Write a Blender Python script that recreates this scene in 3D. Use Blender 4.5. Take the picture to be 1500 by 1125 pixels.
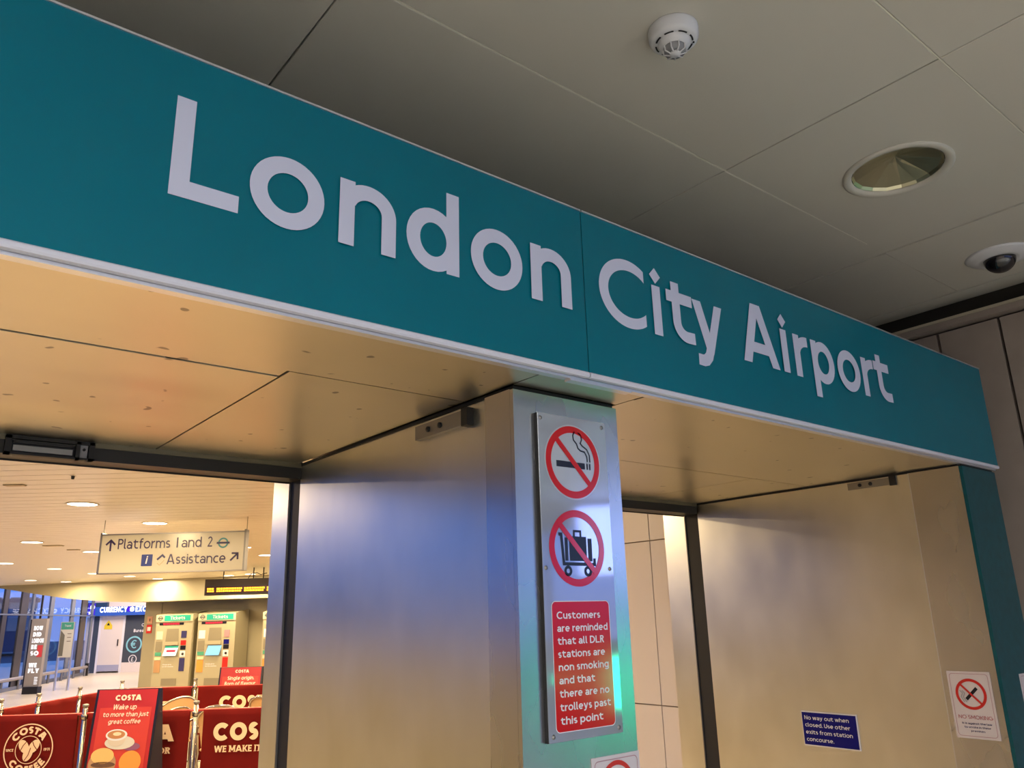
import bpy, math, random
from mathutils import Matrix, Vector
random.seed(7)
for o in list(bpy.data.objects):
    bpy.data.objects.remove(o)
SC = bpy.context.scene
COL = SC.collection
R = math.radians

# ------------------------------------------------------------------ camera, world, exposure
cam_d = bpy.data.cameras.new('camera')
cam = bpy.data.objects.new('camera', cam_d)
COL.objects.link(cam)
SC.camera = cam
r_ = Vector((0.77846904, -0.62712748, -0.02640236))
u_ = Vector((-0.15555601, -0.23350496, 0.95983215))
w_ = Vector((0.6081022, 0.74309256, 0.27932983))
m = Matrix((r_, u_, -w_)).transposed().to_4x4()
m.translation = Vector((0, -1.2, 1.65))
cam.matrix_world = m
cam_d.sensor_width = 36
cam_d.lens = 36 * 1164.58 / 1500
cam_d.clip_start = 0.02
cam_d.clip_end = 400

SC.view_settings.view_transform = 'Standard'
SC.view_settings.look = 'None'
SC.view_settings.gamma = 1
SC.view_settings.exposure = 0.0
try:
    SC.view_settings.use_curve_mapping = False
except Exception:
    pass

world = bpy.data.worlds.new('world')
SC.world = world
world.use_nodes = True
wn = world.node_tree.nodes
wl = world.node_tree.links
wn.clear()
wo = wn.new('ShaderNodeOutputWorld')
bg = wn.new('ShaderNodeBackground')
geo = wn.new('ShaderNodeTexCoord')
sep = wn.new('ShaderNodeSeparateXYZ')
ramp = wn.new('ShaderNodeValToRGB')
wl.new(geo.outputs['Generated'], sep.inputs[0])
wl.new(sep.outputs['Z'], ramp.inputs[0])
wl.new(ramp.outputs[0], bg.inputs[0])
wl.new(bg.outputs[0], wo.inputs[0])
e = ramp.color_ramp.elements
e[0].position = 0.0
e[0].color = (0.13, 0.19, 0.48, 1)
e[1].position = 0.6
e[1].color = (0.07, 0.18, 0.55, 1)
k = e.new(0.06)
k.color = (0.055, 0.17, 0.60, 1)
bg.inputs[1].default_value = 1.9

def area(name, loc, sx, sy, power, color, rot=(0, 0, 0), disk=False):
    d = bpy.data.lights.new(name, 'AREA')
    d.shape = 'DISK' if disk else 'RECTANGLE'
    d.size = sx
    if not disk:
        d.size_y = sy
    d.energy = power
    d.color = color
    o = bpy.data.objects.new(name, d)
    o.location = loc
    o.rotation_euler = rot
    COL.objects.link(o)
    return o

WARM = (1.0, 0.73, 0.41)
ROOM_LAMPS = [(1.134, 4.8), (1.851, 5.704), (1.295, 7.745), (2.022, 8.684), (2.75, 9.62), (3.958, 8.546), (1.475, 10.783), (2.195, 11.744),
              (2.402, 14.981), (3.03, 15.42), (2.928, 12.796), (3.617, 13.477), (4.27, 14.20), (5.117, 13.017), (5.303, 12.5),
              (0.41, 3.87), (2.57, 6.63), (3.3, 7.6), (0.6, 6.8), (3.25, 4.3), (4.6, 6.1), (3.9, 5.2), (0.75, 9.8), (4.7, 9.5), (6.3, 8.2), (7.6, 6.2), (1.75, 2.80)]
LAMP_W = 30
for (x, y) in ROOM_LAMPS:
    area('downlight_lamp', (x, y, 2.425), .17, 0, LAMP_W, WARM, disk=True)
area('atrium_lamp', (5.2, 22.0, 4.9), 3.0, 3.0, 480, (1.0, 0.80, 0.62))
area('atrium_lamp', (7.5, 29.0, 4.9), 3.0, 3.0, 560, (1.0, 0.80, 0.64))
area('concourse_fill', (-1.6, -2.6, 2.94), 1.2, .2, 110, (1.0, 0.96, 0.88))  # unseen fill lamps added to brighten the near ceiling and sign
area('concourse_fill', (-1.2, -5.2, 2.94), 1.2, .2, 150, (0.95, 0.96, 1.0))
area('concourse_fill', (2.2, -7.4, 2.94), 1.2, .2, 230, (0.90, 0.94, 1.0))

# ------------------------------------------------------------------ materials
MATS = {}
def mat(name, col, rough=0.5, metal=0.0, emis=None, es=0.0, spec=0.5, var=0.0, vs=(3, 3, 3), rvar=0.0, bump=0.0, bs=(40, 40, 40), coat=0.0, trans=0.0, spots=0.0):
    if name in MATS:
        return MATS[name]
    mt = bpy.data.materials.new(name)
    mt.use_nodes = True
    nt = mt.node_tree
    b = nt.nodes['Principled BSDF']
    c = (*col, 1)
    b.inputs['Base Color'].default_value = c
    b.inputs['Roughness'].default_value = rough
    b.inputs['Metallic'].default_value = metal
    b.inputs['Specular IOR Level'].default_value = spec
    b.inputs['Coat Weight'].default_value = coat
    b.inputs['Coat Roughness'].default_value = 0.05
    if trans:
        b.inputs['Transmission Weight'].default_value = trans
        b.inputs['IOR'].default_value = 1.1
    if emis:
        b.inputs['Emission Color'].default_value = (*emis, 1)
        b.inputs['Emission Strength'].default_value = es
    N = nt.nodes
    L = nt.links
    if var or rvar or bump or spots:
        tc = N.new('ShaderNodeTexCoord')
        mp = N.new('ShaderNodeMapping')
        mp.inputs['Scale'].default_value = vs
        L.new(tc.outputs['Object'], mp.inputs[0])
        nz = N.new('ShaderNodeTexNoise')
        nz.inputs['Scale'].default_value = 1.0
        nz.inputs['Detail'].default_value = 2
        L.new(mp.outputs[0], nz.inputs[0])
        if var or spots:
            mx = N.new('ShaderNodeMix')
            mx.data_type = 'RGBA'
            mx.inputs[6].default_value = tuple(v * (1 - var) for v in col) + (1,)
            mx.inputs[7].default_value = tuple(min(1, v * (1 + var)) for v in col) + (1,)
            L.new(nz.outputs['Fac'], mx.inputs[0])
            out = mx.outputs[2]
            if spots:
                n2 = N.new('ShaderNodeTexNoise')
                n2.inputs['Scale'].default_value = 22
                n2.inputs['Detail'].default_value = 1
                L.new(tc.outputs['Object'], n2.inputs[0])
                rp = N.new('ShaderNodeValToRGB')
                rp.color_ramp.elements[0].position = 0.735
                rp.color_ramp.elements[0].color = (0, 0, 0, 1)
                rp.color_ramp.elements[1].position = 0.76
                rp.color_ramp.elements[1].color = (1, 1, 1, 1)
                L.new(n2.outputs['Fac'], rp.inputs[0])
                m2 = N.new('ShaderNodeMix')
                m2.data_type = 'RGBA'
                m2.inputs[7].default_value = tuple(v * spots for v in col) + (1,)
                L.new(out, m2.inputs[6])
                L.new(rp.outputs[0], m2.inputs[0])
                out = m2.outputs[2]
            L.new(out, b.inputs['Base Color'])
        if rvar:
            mr = N.new('ShaderNodeMapRange')
            mr.inputs[3].default_value = max(0, rough - rvar)
            mr.inputs[4].default_value = min(1, rough + rvar)
            L.new(nz.outputs['Fac'], mr.inputs[0])
            L.new(mr.outputs[0], b.inputs['Roughness'])
        if bump:
            mp2 = N.new('ShaderNodeMapping')
            mp2.inputs['Scale'].default_value = bs
            L.new(tc.outputs['Object'], mp2.inputs[0])
            n3 = N.new('ShaderNodeTexNoise')
            n3.inputs['Scale'].default_value = 1.0
            n3.inputs['Detail'].default_value = 3
            L.new(mp2.outputs[0], n3.inputs[0])
            bp = N.new('ShaderNodeBump')
            bp.inputs['Strength'].default_value = bump
            bp.inputs['Distance'].default_value = 0.002
            L.new(n3.outputs['Fac'], bp.inputs['Height'])
            L.new(bp.outputs[0], b.inputs['Normal'])
    MATS[name] = mt
    return mt

steel = mat('brushed_steel', (.60, .59, .57), .27, 1.0, var=.10, vs=(9, 9, 4), rvar=.035)
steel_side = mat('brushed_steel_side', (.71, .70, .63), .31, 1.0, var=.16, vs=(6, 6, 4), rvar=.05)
soffit_m = mat('soffit_steel', (.60, .55, .43), .34, 1.0, var=.12, vs=(1.2, 5, 1), rvar=.10, spots=.35)
dull = mat('dull_alloy', (.30, .29, .27), .45, .9)
alum = mat('aluminium', (.72, .73, .78), .35, .9)
white_trim = mat('white_trim', (.62, .62, .70), .35, 0)
teal = mat('teal_enamel', (.0, .135, .190), .25, 0, var=.10, vs=(4, 4, 4), spec=.22)
letter = mat('letter_vinyl', (.55, .57, .72), .45)
black = mat('black_rubber', (.008, .008, .009), .6)
dark = mat('dark_frame', (.022, .020, .018), .45, .3)
ceil_m = mat('ceiling_tile_paint', (.60, .57, .50), .5, 0, var=.05, vs=(2, 2, 2))
plen = mat('dark_plenum', (.03, .027, .02), .9)
white = mat('white_plastic', (.70, .70, .72), .4)
grey = mat('grey_plastic', (.30, .30, .31), .4)
wallp = mat('brown_wall_panel', (.32, .265, .23), .55, 0, var=.15, vs=(8, 8, 8))
cream = mat('cream_panel', (.72, .64, .60), .35, 0, var=.03)
beige = mat('beige_wall', (.30, .275, .19), .45, 0, var=.05)
floor_m = mat('floor_stone', (.60, .52, .40), .32, 0, var=.06)
floor_n = mat('floor_near', (.55, .53, .47), .4, 0, var=.06)
slat_m = mat('slat_white', (.72, .66, .55), .30, 0)
lampglow = mat('lamp_glow', (1, 1, 1), .5, 0, (1.0, .88, .68), 9)
plate_m = mat('sign_plate', (.52, .55, .64), .06, .55, spec=.8)
red = mat('sign_red', (.55, .006, .012), .12, 0, spec=.6)
redp = mat('print_red', (.55, .02, .015), .3)
blackp = mat('print_black', (.008, .008, .014), .3)
whitep = mat('print_white', (.72, .70, .74), .35)
bluep = mat('sign_blue', (.006, .006, .15), .4, spec=.15)
navy = mat('navy_print', (.03, .03, .12), .4)
paper = mat('sticker_white', (.62, .55, .56), .45)
pinkline = mat('pink_line', (.40, .20, .23), .5)
banner = mat('banner_red', (.13, .005, .004), .85, spec=.15, var=.12, vs=(5, 5, 5))
creamp = mat('cream_print', (.80, .58, .38), .7)
boardred = mat('poster_red', (.38, .02, .02), .35)
boardred2 = mat('poster_bright_red', (.50, .045, .03), .35)
chrome = mat('chrome', (.40, .37, .32), .22, 1.0)
machine = mat('machine_cream', (.36, .335, .235), .4)
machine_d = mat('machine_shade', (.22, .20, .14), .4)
tealp = mat('ticket_teal', (.01, .30, .22), .4, 0, (.01, .35, .26), .25)
ledred = mat('led_red', (.3, 0, 0), .4, 0, (1, .02, .05), 1.6)
screenw = mat('screen_white', (.5, .5, .5), .3, 0, (.75, .85, .80), .8)
screenb = mat('screen_blue', (.1, .3, .5), .3, 0, (.22, .52, .75), .9)
amber = mat('amber_led', (.4, .2, 0), .4, 0, (1.0, .43, .02), 2.6)
litwhite = mat('lit_white', (.8, .8, .8), .4, 0, (.85, .90, 1.0), 2.4)
litblue = mat('lit_blue', (.02, .06, .3), .4, 0, (.03, .10, .45), .5)
litindigo = mat('lit_indigo', (.02, .0, .3), .4, 0, (.05, .01, .50), 1.0)
greenlit = mat('green_lit', (.0, .4, .25), .4, 0, (.0, 1.0, .42), 12)
shopdark = mat('shop_charcoal', (.05, .06, .08), .5)
cyan = mat('cyan_print', (.22, .52, .62), .5)
yellow = mat('yellow_sign', (.75, .55, .03), .5)
mullion = mat('mullion_bronze', (.075, .06, .045), .4, .4)
mullion_g = mat('mullion_grey', (.20, .22, .26), .4, .4)
glass = mat('window_glass', (.85, .90, .95), .02, 0, trans=1.0, spec=.4)
rattan = mat('rattan', (.50, .30, .12), .6, bump=.5, bs=(200, 200, 200))
tealsteel = mat('teal_steel', (.0, .085, .115), .3, .3, var=.35, vs=(30, 30, 30))  # teal base colour with fine tone variation, right column front
skyblock = mat('far_office', (.03, .06, .14), .6)
tan = mat('tan_print', (.40, .24, .12), .5)
orange = mat('orange_print', (.85, .28, .05), .5)
brown = mat('brown_print', (.12, .06, .03), .5)
greenp = mat('green_print', (.06, .30, .20), .5)

# ------------------------------------------------------------------ mesh helpers
class MB:
    def __init__(s):
        s.v = []; s.f = []; s.sm = []
    def add(s, vs, fs, smooth=False):
        n = len(s.v)
        s.v += [tuple(v) for v in vs]
        for f in fs:
            s.f.append(tuple(i + n for i in f)); s.sm.append(smooth)
        return s
    def box(s, x0, x1, y0, y1, z0, z1, ch=0.0):
        if ch:
            c = ch
            prof = [(x0 + c, z0), (x1 - c, z0), (x1, z0 + c), (x1, z1 - c), (x1 - c, z1), (x0 + c, z1), (x0, z1 - c), (x0, z0 + c)]
            return s.prism(prof, y0, y1)
        v = [(x0, y0, z0), (x1, y0, z0), (x1, y1, z0), (x0, y1, z0), (x0, y0, z1), (x1, y0, z1), (x1, y1, z1), (x0, y1, z1)]
        return s.add(v, [(0, 3, 2, 1), (4, 5, 6, 7), (0, 1, 5, 4), (1, 2, 6, 5), (2, 3, 7, 6), (3, 0, 4, 7)])
    def prism(s, prof, y0, y1):            # profile in x,z extruded along y
        n = len(prof)
        v = [(x, y0, z) for x, z in prof] + [(x, y1, z) for x, z in prof]
        f = [tuple(range(n)), tuple(range(2 * n - 1, n - 1, -1))]
        f += [(i, i + n, (i + 1) % n + n, (i + 1) % n) for i in range(n)]
        return s.add(v, f)
    def prismx(s, prof, x0, x1):           # profile in y,z extruded along x
        n = len(prof)
        v = [(x0, y, z) for y, z in prof] + [(x1, y, z) for y, z in prof]
        f = [tuple(range(n)), tuple(range(2 * n - 1, n - 1, -1))]
        f += [(i, i + n, (i + 1) % n + n, (i + 1) % n) for i in range(n)]
        return s.add(v, f)
    def slab(s, prof, z0, z1):             # profile in x,y extruded along z
        n = len(prof)
        v = [(x, y, z0) for x, y in prof] + [(x, y, z1) for x, y in prof]
        f = [tuple(range(n)), tuple(range(2 * n - 1, n - 1, -1))]
        f += [(i, i + n, (i + 1) % n + n, (i + 1) % n) for i in range(n)]
        return s.add(v, f)
    def flat(s, pts, y):                   # flat polygon in x,z at y
        return s.add([(x, y, z) for x, z in pts], [tuple(range(len(pts)))])
    def rib(s, pts, w, y, closed=False):   # flat ribbon in x,z
        pts = [p for i_, p in enumerate(pts) if i_ == 0 or math.hypot(p[0] - pts[i_ - 1][0], p[1] - pts[i_ - 1][1]) > 1e-6]
        n = len(pts)
        P = []
        for i in range(n):
            a = pts[i - 1] if (i > 0 or closed) else None
            b = pts[(i + 1) % n] if (i < n - 1 or closed) else None
            p = pts[i]
            def nrm(p, q):
                dx, dz = q[0] - p[0], q[1] - p[1]
                l = math.hypot(dx, dz) or 1e-9
                return (-dz / l, dx / l)
            if a is None: nn = nrm(p, b); k = 1
            elif b is None: nn = nrm(a, p); k = 1
            else:
                n1 = nrm(a, p); n2 = nrm(p, b)
                sx, sz = n1[0] + n2[0], n1[1] + n2[1]
                l = math.hypot(sx, sz) or 1e-9
                nn = (sx / l, sz / l)
                k = 1 / max(.35, nn[0] * n1[0] + nn[1] * n1[1])
            P.append(((p[0] + nn[0] * w / 2 * k, y, p[1] + nn[1] * w / 2 * k), (p[0] - nn[0] * w / 2 * k, y, p[1] - nn[1] * w / 2 * k)))
        v = [q for pr in P for q in pr]
        f = [(2 * i, 2 * i + 1, 2 * i + 3, 2 * i + 2) for i in range(n - 1)]
        if closed: f.append((2 * n - 2, 2 * n - 1, 1, 0))
        return s.add(v, f)
    def tube(s, pts, rad, seg=8, closed=False):
        n = len(pts)
        V = [Vector(p) for p in pts]
        v = []; f = []
        for i in range(n):
            a = V[i - 1] if (i > 0 or closed) else V[i]
            b = V[(i + 1) % n] if (i < n - 1 or closed) else V[i]
            t = (b - a).normalized()
            up = Vector((0, 0, 1)) if abs(t.z) < .95 else Vector((1, 0, 0))
            x = t.cross(up).normalized(); y = x.cross(t)
            rr = rad[i] if isinstance(rad, (list, tuple)) else rad
            for k in range(seg):
                a_ = 2 * math.pi * k / seg
                v.append(V[i] + x * math.cos(a_) * rr + y * math.sin(a_) * rr)
        m_ = n if closed else n - 1
        for i in range(m_):
            for k in range(seg):
                j = (i + 1) % n
                f.append((i * seg + k, i * seg + (k + 1) % seg, j * seg + (k + 1) % seg, j * seg + k))
        s.add(v, f, True)
        if not closed:
            s.add(v[:seg], [tuple(range(seg))]); s.add(v[-seg:], [tuple(range(seg))])
        return s
    def lathe(s, prof, cx=0, cy=0, cz=0, seg=32, smooth=True):   # prof (r,z)
        v = []; f = []
        for r0, z in prof:
            for k in range(seg):
                a_ = 2 * math.pi * k / seg
                v.append((cx + r0 * math.cos(a_), cy + r0 * math.sin(a_), cz + z))
        for i in range(len(prof) - 1):
            for k in range(seg):
                f.append((i * seg + k, i * seg + (k + 1) % seg, (i + 1) * seg + (k + 1) % seg, (i + 1) * seg + k))
        return s.add(v, f, smooth)
    def disc(s, cx, cz, rx, rz, y, n=28, rot=0):
        c, q = math.cos(rot), math.sin(rot)
        return s.flat([(cx + rx * math.cos(t) * c - rz * math.sin(t) * q, cz + rx * math.cos(t) * q + rz * math.sin(t) * c) for t in [2 * math.pi * i / n for i in range(n)]], y)
    def make(s, name, material, parent=None, loc=None, **kw):
        me = bpy.data.meshes.new(name)
        me.from_pydata(s.v, [], s.f)
        me.polygons.foreach_set('use_smooth', s.sm)
        me.materials.append(material)
        me.update()
        o = bpy.data.objects.new(name, me)
        COL.objects.link(o)
        if parent: o.parent = parent
        if loc: o.location = loc
        for k_, v_ in kw.items(): o[k_] = v_
        return o

def thing(name, label, cat, loc=(0, 0, 0), rz=0, group=None, kind=None):
    o = bpy.data.objects.new(name, None)
    o.empty_display_size = .1
    o.location = loc
    o.rotation_euler = (0, 0, rz)
    COL.objects.link(o)
    if label: o['label'] = label
    if cat: o['category'] = cat
    if group: o['group'] = group
    if kind: o['kind'] = kind
    return o

def box(name, m_, parent, *a, **kw):
    ch = kw.pop('ch', 0)
    return MB().box(*a, ch=ch).make(name, m_, parent, **kw)

def dup(o, loc=None, label=None, parent=None):
    c = o.copy()
    COL.objects.link(c)
    if parent: c.parent = parent
    if loc is not None: c.location = loc
    if label: c['label'] = label
    for ch in list(o.children):
        dup(ch, parent=c)
    return c

# ------------------------------------------------------------------ stroke lettering (geometric humanist sans)
def ar(cx, cy, rx, ry, a0, a1, n=14):
    return [(cx + rx * math.cos(R(a0 + (a1 - a0) * i / n)), cy + ry * math.sin(R(a0 + (a1 - a0) * i / n))) for i in range(n + 1)]
def ell(cx, cy, rx, ry, n=36):
    return ar(cx, cy, rx, ry, 0, 360, n)[:-1]
XH = .73
def glyph(c, w):
    """(strokes, polygons, width); a stroke is (points, closed); unit = cap height"""
    h = w / 2; X = XH; S = []; P = []
    def s(p, cl=False): S.append((p, cl))
    def dia(x, y): q = max(w * .66, .075); P.append([(x, y + q * 1.05), (x + q, y), (x, y - q * 1.05), (x - q, y)])
    def dg(x0, y0, x1, y1, k=1.12): a = w * k / 2; P.append([(x0 - a, y0), (x0 + a, y0), (x1 + a, y1), (x1 - a, y1)])
    def bowl(W): s(ell(W / 2, X / 2, W / 2 - h, X / 2 - h + .01), True)
    W = .6
    if c == 'a': W = .62; s(ar(.31, X - h - .22, .31 - h, .22, 150, 0) + [(.62 - h, 0)]); s(ell(.29, .225, .29 - h, .225 - h + .01), True)
    elif c == 'b': W = .69; bowl(W); s([(h, 0), (h, 1)])
    elif c == 'c': W = .58; s(ar(.37, X / 2, .37 - h, X / 2 - h + .01, 55, 305, 24))
    elif c == 'd': W = .69; bowl(W); s([(W - h, 0), (W - h, 1)])
    elif c == 'e': W = .70; s(ar(.35, X / 2, .35 - h, X / 2 - h + .01, 0, 312, 28)); s([(h, X / 2), (W - h * .5, X / 2)])
    elif c == 'f': W = .42; s([(.45, 1 - h), (.34, 1 - h)] + ar(.33, .86 - h, .16, .14, 90, 180, 8) + [(.17, 0)]); s([(0, X - h), (.41, X - h)])
    elif c == 'g': W = .69; bowl(W); s([(W - h, X), (W - h, -.06)] + ar(W / 2, -.06, W / 2 - h, .22 - h, 0, -150))
    elif c == 'h': W = .66; s([(h, 0), (h, 1)]); s(ar(W / 2, .42, W / 2 - h, X - h - .42, 170, 0) + [(W - h, 0)])
    elif c == 'i': W = w; s([(h, 0), (h, X)]); dia(h, .88)
    elif c == 'j': W = w + .05; s([(h + .05, X), (h + .05, -.12), (h, -.2), (-.1, -.2)]); dia(h + .05, .88)
    elif c == 'k': W = .58; s([(h, 0), (h, 1)]); dg(.26, .40, .56 - h, X, 1.2) ; dg(.48, 0, .22, .42, 1.2); s([(h, .37), (.28, .44)])
    elif c == 'l': W = w + .10; s([(h, 1), (h, .16)] + ar(h + .12, .16, .12, .16 - h, 180, 270, 6) + [(h + .17, h)])
    elif c == 'm': W = 1.05; s([(h, 0), (h, X)]); a = (W - w) / 2; s(ar(h + a / 2, .42, a / 2, X - h - .42, 170, 0) + [(h + a, 0)]); s(ar(h + 1.5 * a, .42, a / 2, X - h - .42, 170, 0) + [(W - h, 0)])
    elif c == 'n': W = .66; s([(h, 0), (h, X)]); s(ar(W / 2, .42, W / 2 - h, X - h - .42, 160, 0, 20) + [(W - h, 0)])
    elif c == 'o': W = .76; s(ell(.38, X / 2, .38 - h, X / 2 - h + .015, 44), True)
    elif c == 'p': W = .69; bowl(W); s([(h, -.27), (h, X)])
    elif c == 'q': W = .69; bowl(W); s([(W - h, -.27), (W - h, X)])
    elif c == 'r': W = .42; s([(h, 0), (h, X)]); s(ar(.40, .40, .40 - h, X - h - .40, 165, 86))
    elif c == 's': W = .5; q = (X - w) / 4; s(ar(.25, X - h - q, .25 - h, q, 35, 270, 14)[:-1] + ar(.25, h + q, .25 - h, q, 90, -145, 14))
    elif c == 't': W = .58; s([(.2, .88), (.2, .21 + h)] + ar(.42, .21 + h, .22, .21, 180, 272, 12) + [(.575, h + .005)]); s([(0, X - h * .9), (.56, X - h * .9)])
    elif c == 'u': W = .64; s([(h, X), (h, .3)] + ar(W / 2, .3, W / 2 - h, .3 - h, 180, 360) + [(W - h, X)]); s([(W - h, 0), (W - h, X)])
    elif c == 'v': W = .66; dg(.33, 0, h, X); dg(.33, 0, W - h, X)
    elif c == 'w': W = .98; dg(.26, 0, h, X); dg(.26, 0, .49, X); dg(.72, 0, .49, X); dg(.72, 0, W - h, X)
    elif c == 'x': W = .62; dg(h, 0, W - h, X); dg(W - h, 0, h, X)
    elif c == 'y': W = .70; dg(.35, .02, .10, X, 1.15); P.append([(.52, X), (.70, X), (.70 - .285, -.06), (.26, -.02)] if w > .12 else [(.70 - w, X), (.70, X), (.46, -.02), (.46 - w, -.02)]); s([(.34, .0), (.30, -.10), (.235, -.165), (.17, -.185), (.05, -.18)] if w > .12 else [(.42, .0), (.36, -.14), (.27, -.19), (.13, -.19)])
    elif c == 'z': W = .55; s([(0, X - h), (W, X - h)]); s([(0, h), (W, h)]); dg(h, 0, W - h, X)
    elif c == 'A': W = .96; dg(.105, 0, .415, 1, 1.2); dg(.855, 0, .46, 1, 1.2); s([(.22, .27), (.74, .27)])
    elif c == 'B': W = .62; s([(h, 0), (h, 1)]); s([(h, 1 - h), (.32, 1 - h)] + ar(.32, .75, .25 - h + .0, .25 - h, 90, -90, 10) + [(h, .5)]); s([(.3, .5)] + ar(.34, .27, .28 - h, .27 - h, 90, -90, 10) + [(h, h)])
    elif c == 'C': W = .88; s(ar(.5, .5, .5 - h, .5 - h + .01, 44, 316, 40))
    elif c == 'D': W = .80; s([(h, 0), (h, 1)]); s([(h, 1 - h), (.30, 1 - h)] + ar(.30, .5, .5 - h, .5 - h, 90, -90, 18) + [(h, h)])
    elif c == 'E': W = .56; s([(h, 0), (h, 1)]); s([(0, 1 - h), (W, 1 - h)]); s([(0, .51), (W - .06, .51)]); s([(0, h), (W, h)])
    elif c == 'F': W = .54; s([(h, 0), (h, 1)]); s([(0, 1 - h), (W, 1 - h)]); s([(0, .5), (W - .06, .5)])
    elif c == 'G': W = .92; s(ar(.5, .5, .5 - h, .5 - h + .01, 44, 350, 36)); s([(.55, .48), (W + .06, .48)]); s([(W - h + .04, .48), (W - h + .04, .12)])
    elif c == 'H': W = .72; s([(h, 0), (h, 1)]); s([(W - h, 0), (W - h, 1)]); s([(h, .52), (W - h, .52)])
    elif c == 'I': W = w; s([(h, 0), (h, 1)])
    elif c == 'K': W = .72; s([(h, 0), (h, 1)]); dg(.24, .42, W - h, 1, 1.2); dg(W - h, 0, .26, .56, 1.2); s([(h, .45), (.3, .52)])
    elif c == 'L': W = .62; s([(h, 0), (h, 1)]); s([(0, h), (W, h)])
    elif c == 'M': W = .92; s([(h, 0), (h, 1)]); s([(W - h, 0), (W - h, 1)]); dg(W / 2, .22, h, 1); dg(W / 2, .22, W - h, 1)
    elif c == 'N': W = .78; s([(h, 0), (h, 1)]); s([(W - h, 0), (W - h, 1)]); dg(W - h, 0, h, 1)
    elif c == 'O': W = 1.0; s(ell(.5, .5, .5 - h, .5 - h + .015, 44), True)
    elif c == 'P': W = .60; s([(h, 0), (h, 1)]); s([(h, 1 - h), (.32, 1 - h)] + ar(.32, .72, .28 - h, .28 - h, 90, -90, 12) + [(h, .44 + h)])
    elif c == 'R': W = .64; s([(h, 0), (h, 1)]); s([(h, 1 - h), (.32, 1 - h)] + ar(.32, .74, .28 - h, .26 - h, 90, -90, 12) + [(h, .48 + h)]); dg(W - h, 0, .30, .52, 1.2)
    elif c == 'S': W = .58; q = (1 - w) / 4; s(ar(.29, 1 - h - q, .29 - h, q, 35, 270, 16)[:-1] + ar(.29, h + q, .29 - h, q, 90, -145, 16))
    elif c == 'T': W = .70; s([(W / 2, 0), (W / 2, 1)]); s([(0, 1 - h), (W, 1 - h)])
    elif c == 'U': W = .72; s([(h, 1), (h, .36)] + ar(W / 2, .36, W / 2 - h, .36 - h, 180, 360, 16) + [(W - h, 1)])
    elif c == 'V': W = .8; dg(.4, 0, h, 1); dg(.4, 0, W - h, 1)
    elif c == 'W': W = 1.2; dg(.32, 0, h, 1); dg(.32, 0, .6, 1); dg(.88, 0, .6, 1); dg(.88, 0, W - h, 1)
    elif c == 'X': W = .75; dg(h, 0, W - h, 1); dg(W - h, 0, h, 1)
    elif c == 'Y': W = .74; dg(W / 2, .42, h, 1); dg(W / 2, .42, W - h, 1); s([(W / 2, 0), (W / 2, .48)])
    elif c == '1': W = w; s([(h, 0), (h, 1)])
    elif c == '2': W = .58; s(ar(.28, .72, .28 - h, .28 - h, 165, -20, 14) + [(h, h)]); s([(0, h), (W, h)])
    elif c == '7': W = .55; s([(0, 1 - h), (W, 1 - h)]); dg(.2, 0, W - h, 1)
    elif c == '9': W = .58; s(ell(.29, .7, .29 - h, .3 - h, 24), True); dg(.2, 0, .52, .6)
    elif c == '.': W = w; P.append([(0, 0), (w, 0), (w, w * 1.05), (0, w * 1.05)])
    elif c == '€': W = .72; s(ar(.46, .5, .40 - h, .5 - h, 50, 310, 24)); s([(0, .60), (.55, .60)]); s([(0, .42), (.52, .42)])
    elif c == '£': W = .62; s(ar(.38, .74, .22 - h, .26 - h, 20, 180, 12) + [(.18, .2), (.05, h)]); s([(0, h), (.62, h)]); s([(.03, .48), (.46, .48)])
    elif c == ' ': W = .22
    return S, P, W

def text(mb, st, x, z, H, w=.13, y=0.0, gap=.10, align='l', slab=False, slant=0.0, sx=1.0, xmap=None):
    """adds lettering in the x,z plane at y; H = cap height"""
    gl = [(c,) + glyph(c, w) for c in st]
    tot = sum(g[3] * sx + gap for g in gl) - gap
    cx = 0 if align == 'l' else (-tot / 2 if align == 'c' else -tot)
    y0 = y; q_ = 0; dy_ = 4e-5 if abs(y) < .0305 and H < .2 else 2e-4
    f = xmap or (lambda px, pz: (x + (px + slant * pz) * H, z + pz * H))
    for n_, (c, S, P, W) in enumerate(gl):
        for pts, cl in S:
            q_ += 1; y = y0 - (q_ % 9) * dy_
            tmp = MB().rib([(p[0] * sx, p[1]) for p in pts], w, 0, cl)
            vv = [(f(cx + v[0], v[2])) for v in tmp.v]
            mb.add([(a, y, b) for a, b in vv], tmp.f)
            if slab and not cl:
                for q, o_ in ((pts[0], pts[1]), (pts[-1], pts[-2])):
                    if abs(q[0] - o_[0]) < .01 and (q[1] < .01 or q[1] > .99):
                        zz = (0, .10) if q[1] < .01 else (.90, 1)
                        mb.add([(f(cx + q[0] - w * .95, zz[0])[0], y, f(0, zz[0])[1]), (f(cx + q[0] + w * .95, zz[0])[0], y, f(0, zz[0])[1]), (f(cx + q[0] + w * .95, zz[1])[0], y, f(0, zz[1])[1]), (f(cx + q[0] - w * .95, zz[1])[0], y, f(0, zz[1])[1])], [(0, 1, 2, 3)])
        for P_ in P:
            q_ += 1; y = y0 - (q_ % 9) * dy_
            mb.add([(f(cx + p[0] * sx, p[1])[0], y, f(cx + p[0] * sx, p[1])[1]) for p in P_], [tuple(range(len(P_)))])
        cx += W * sx + gap
    return mb
def textw(st, w=.13, gap=.10, sx=1.0):
    return sum(glyph(c, w)[2] * sx + gap for c in st) - gap
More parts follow.
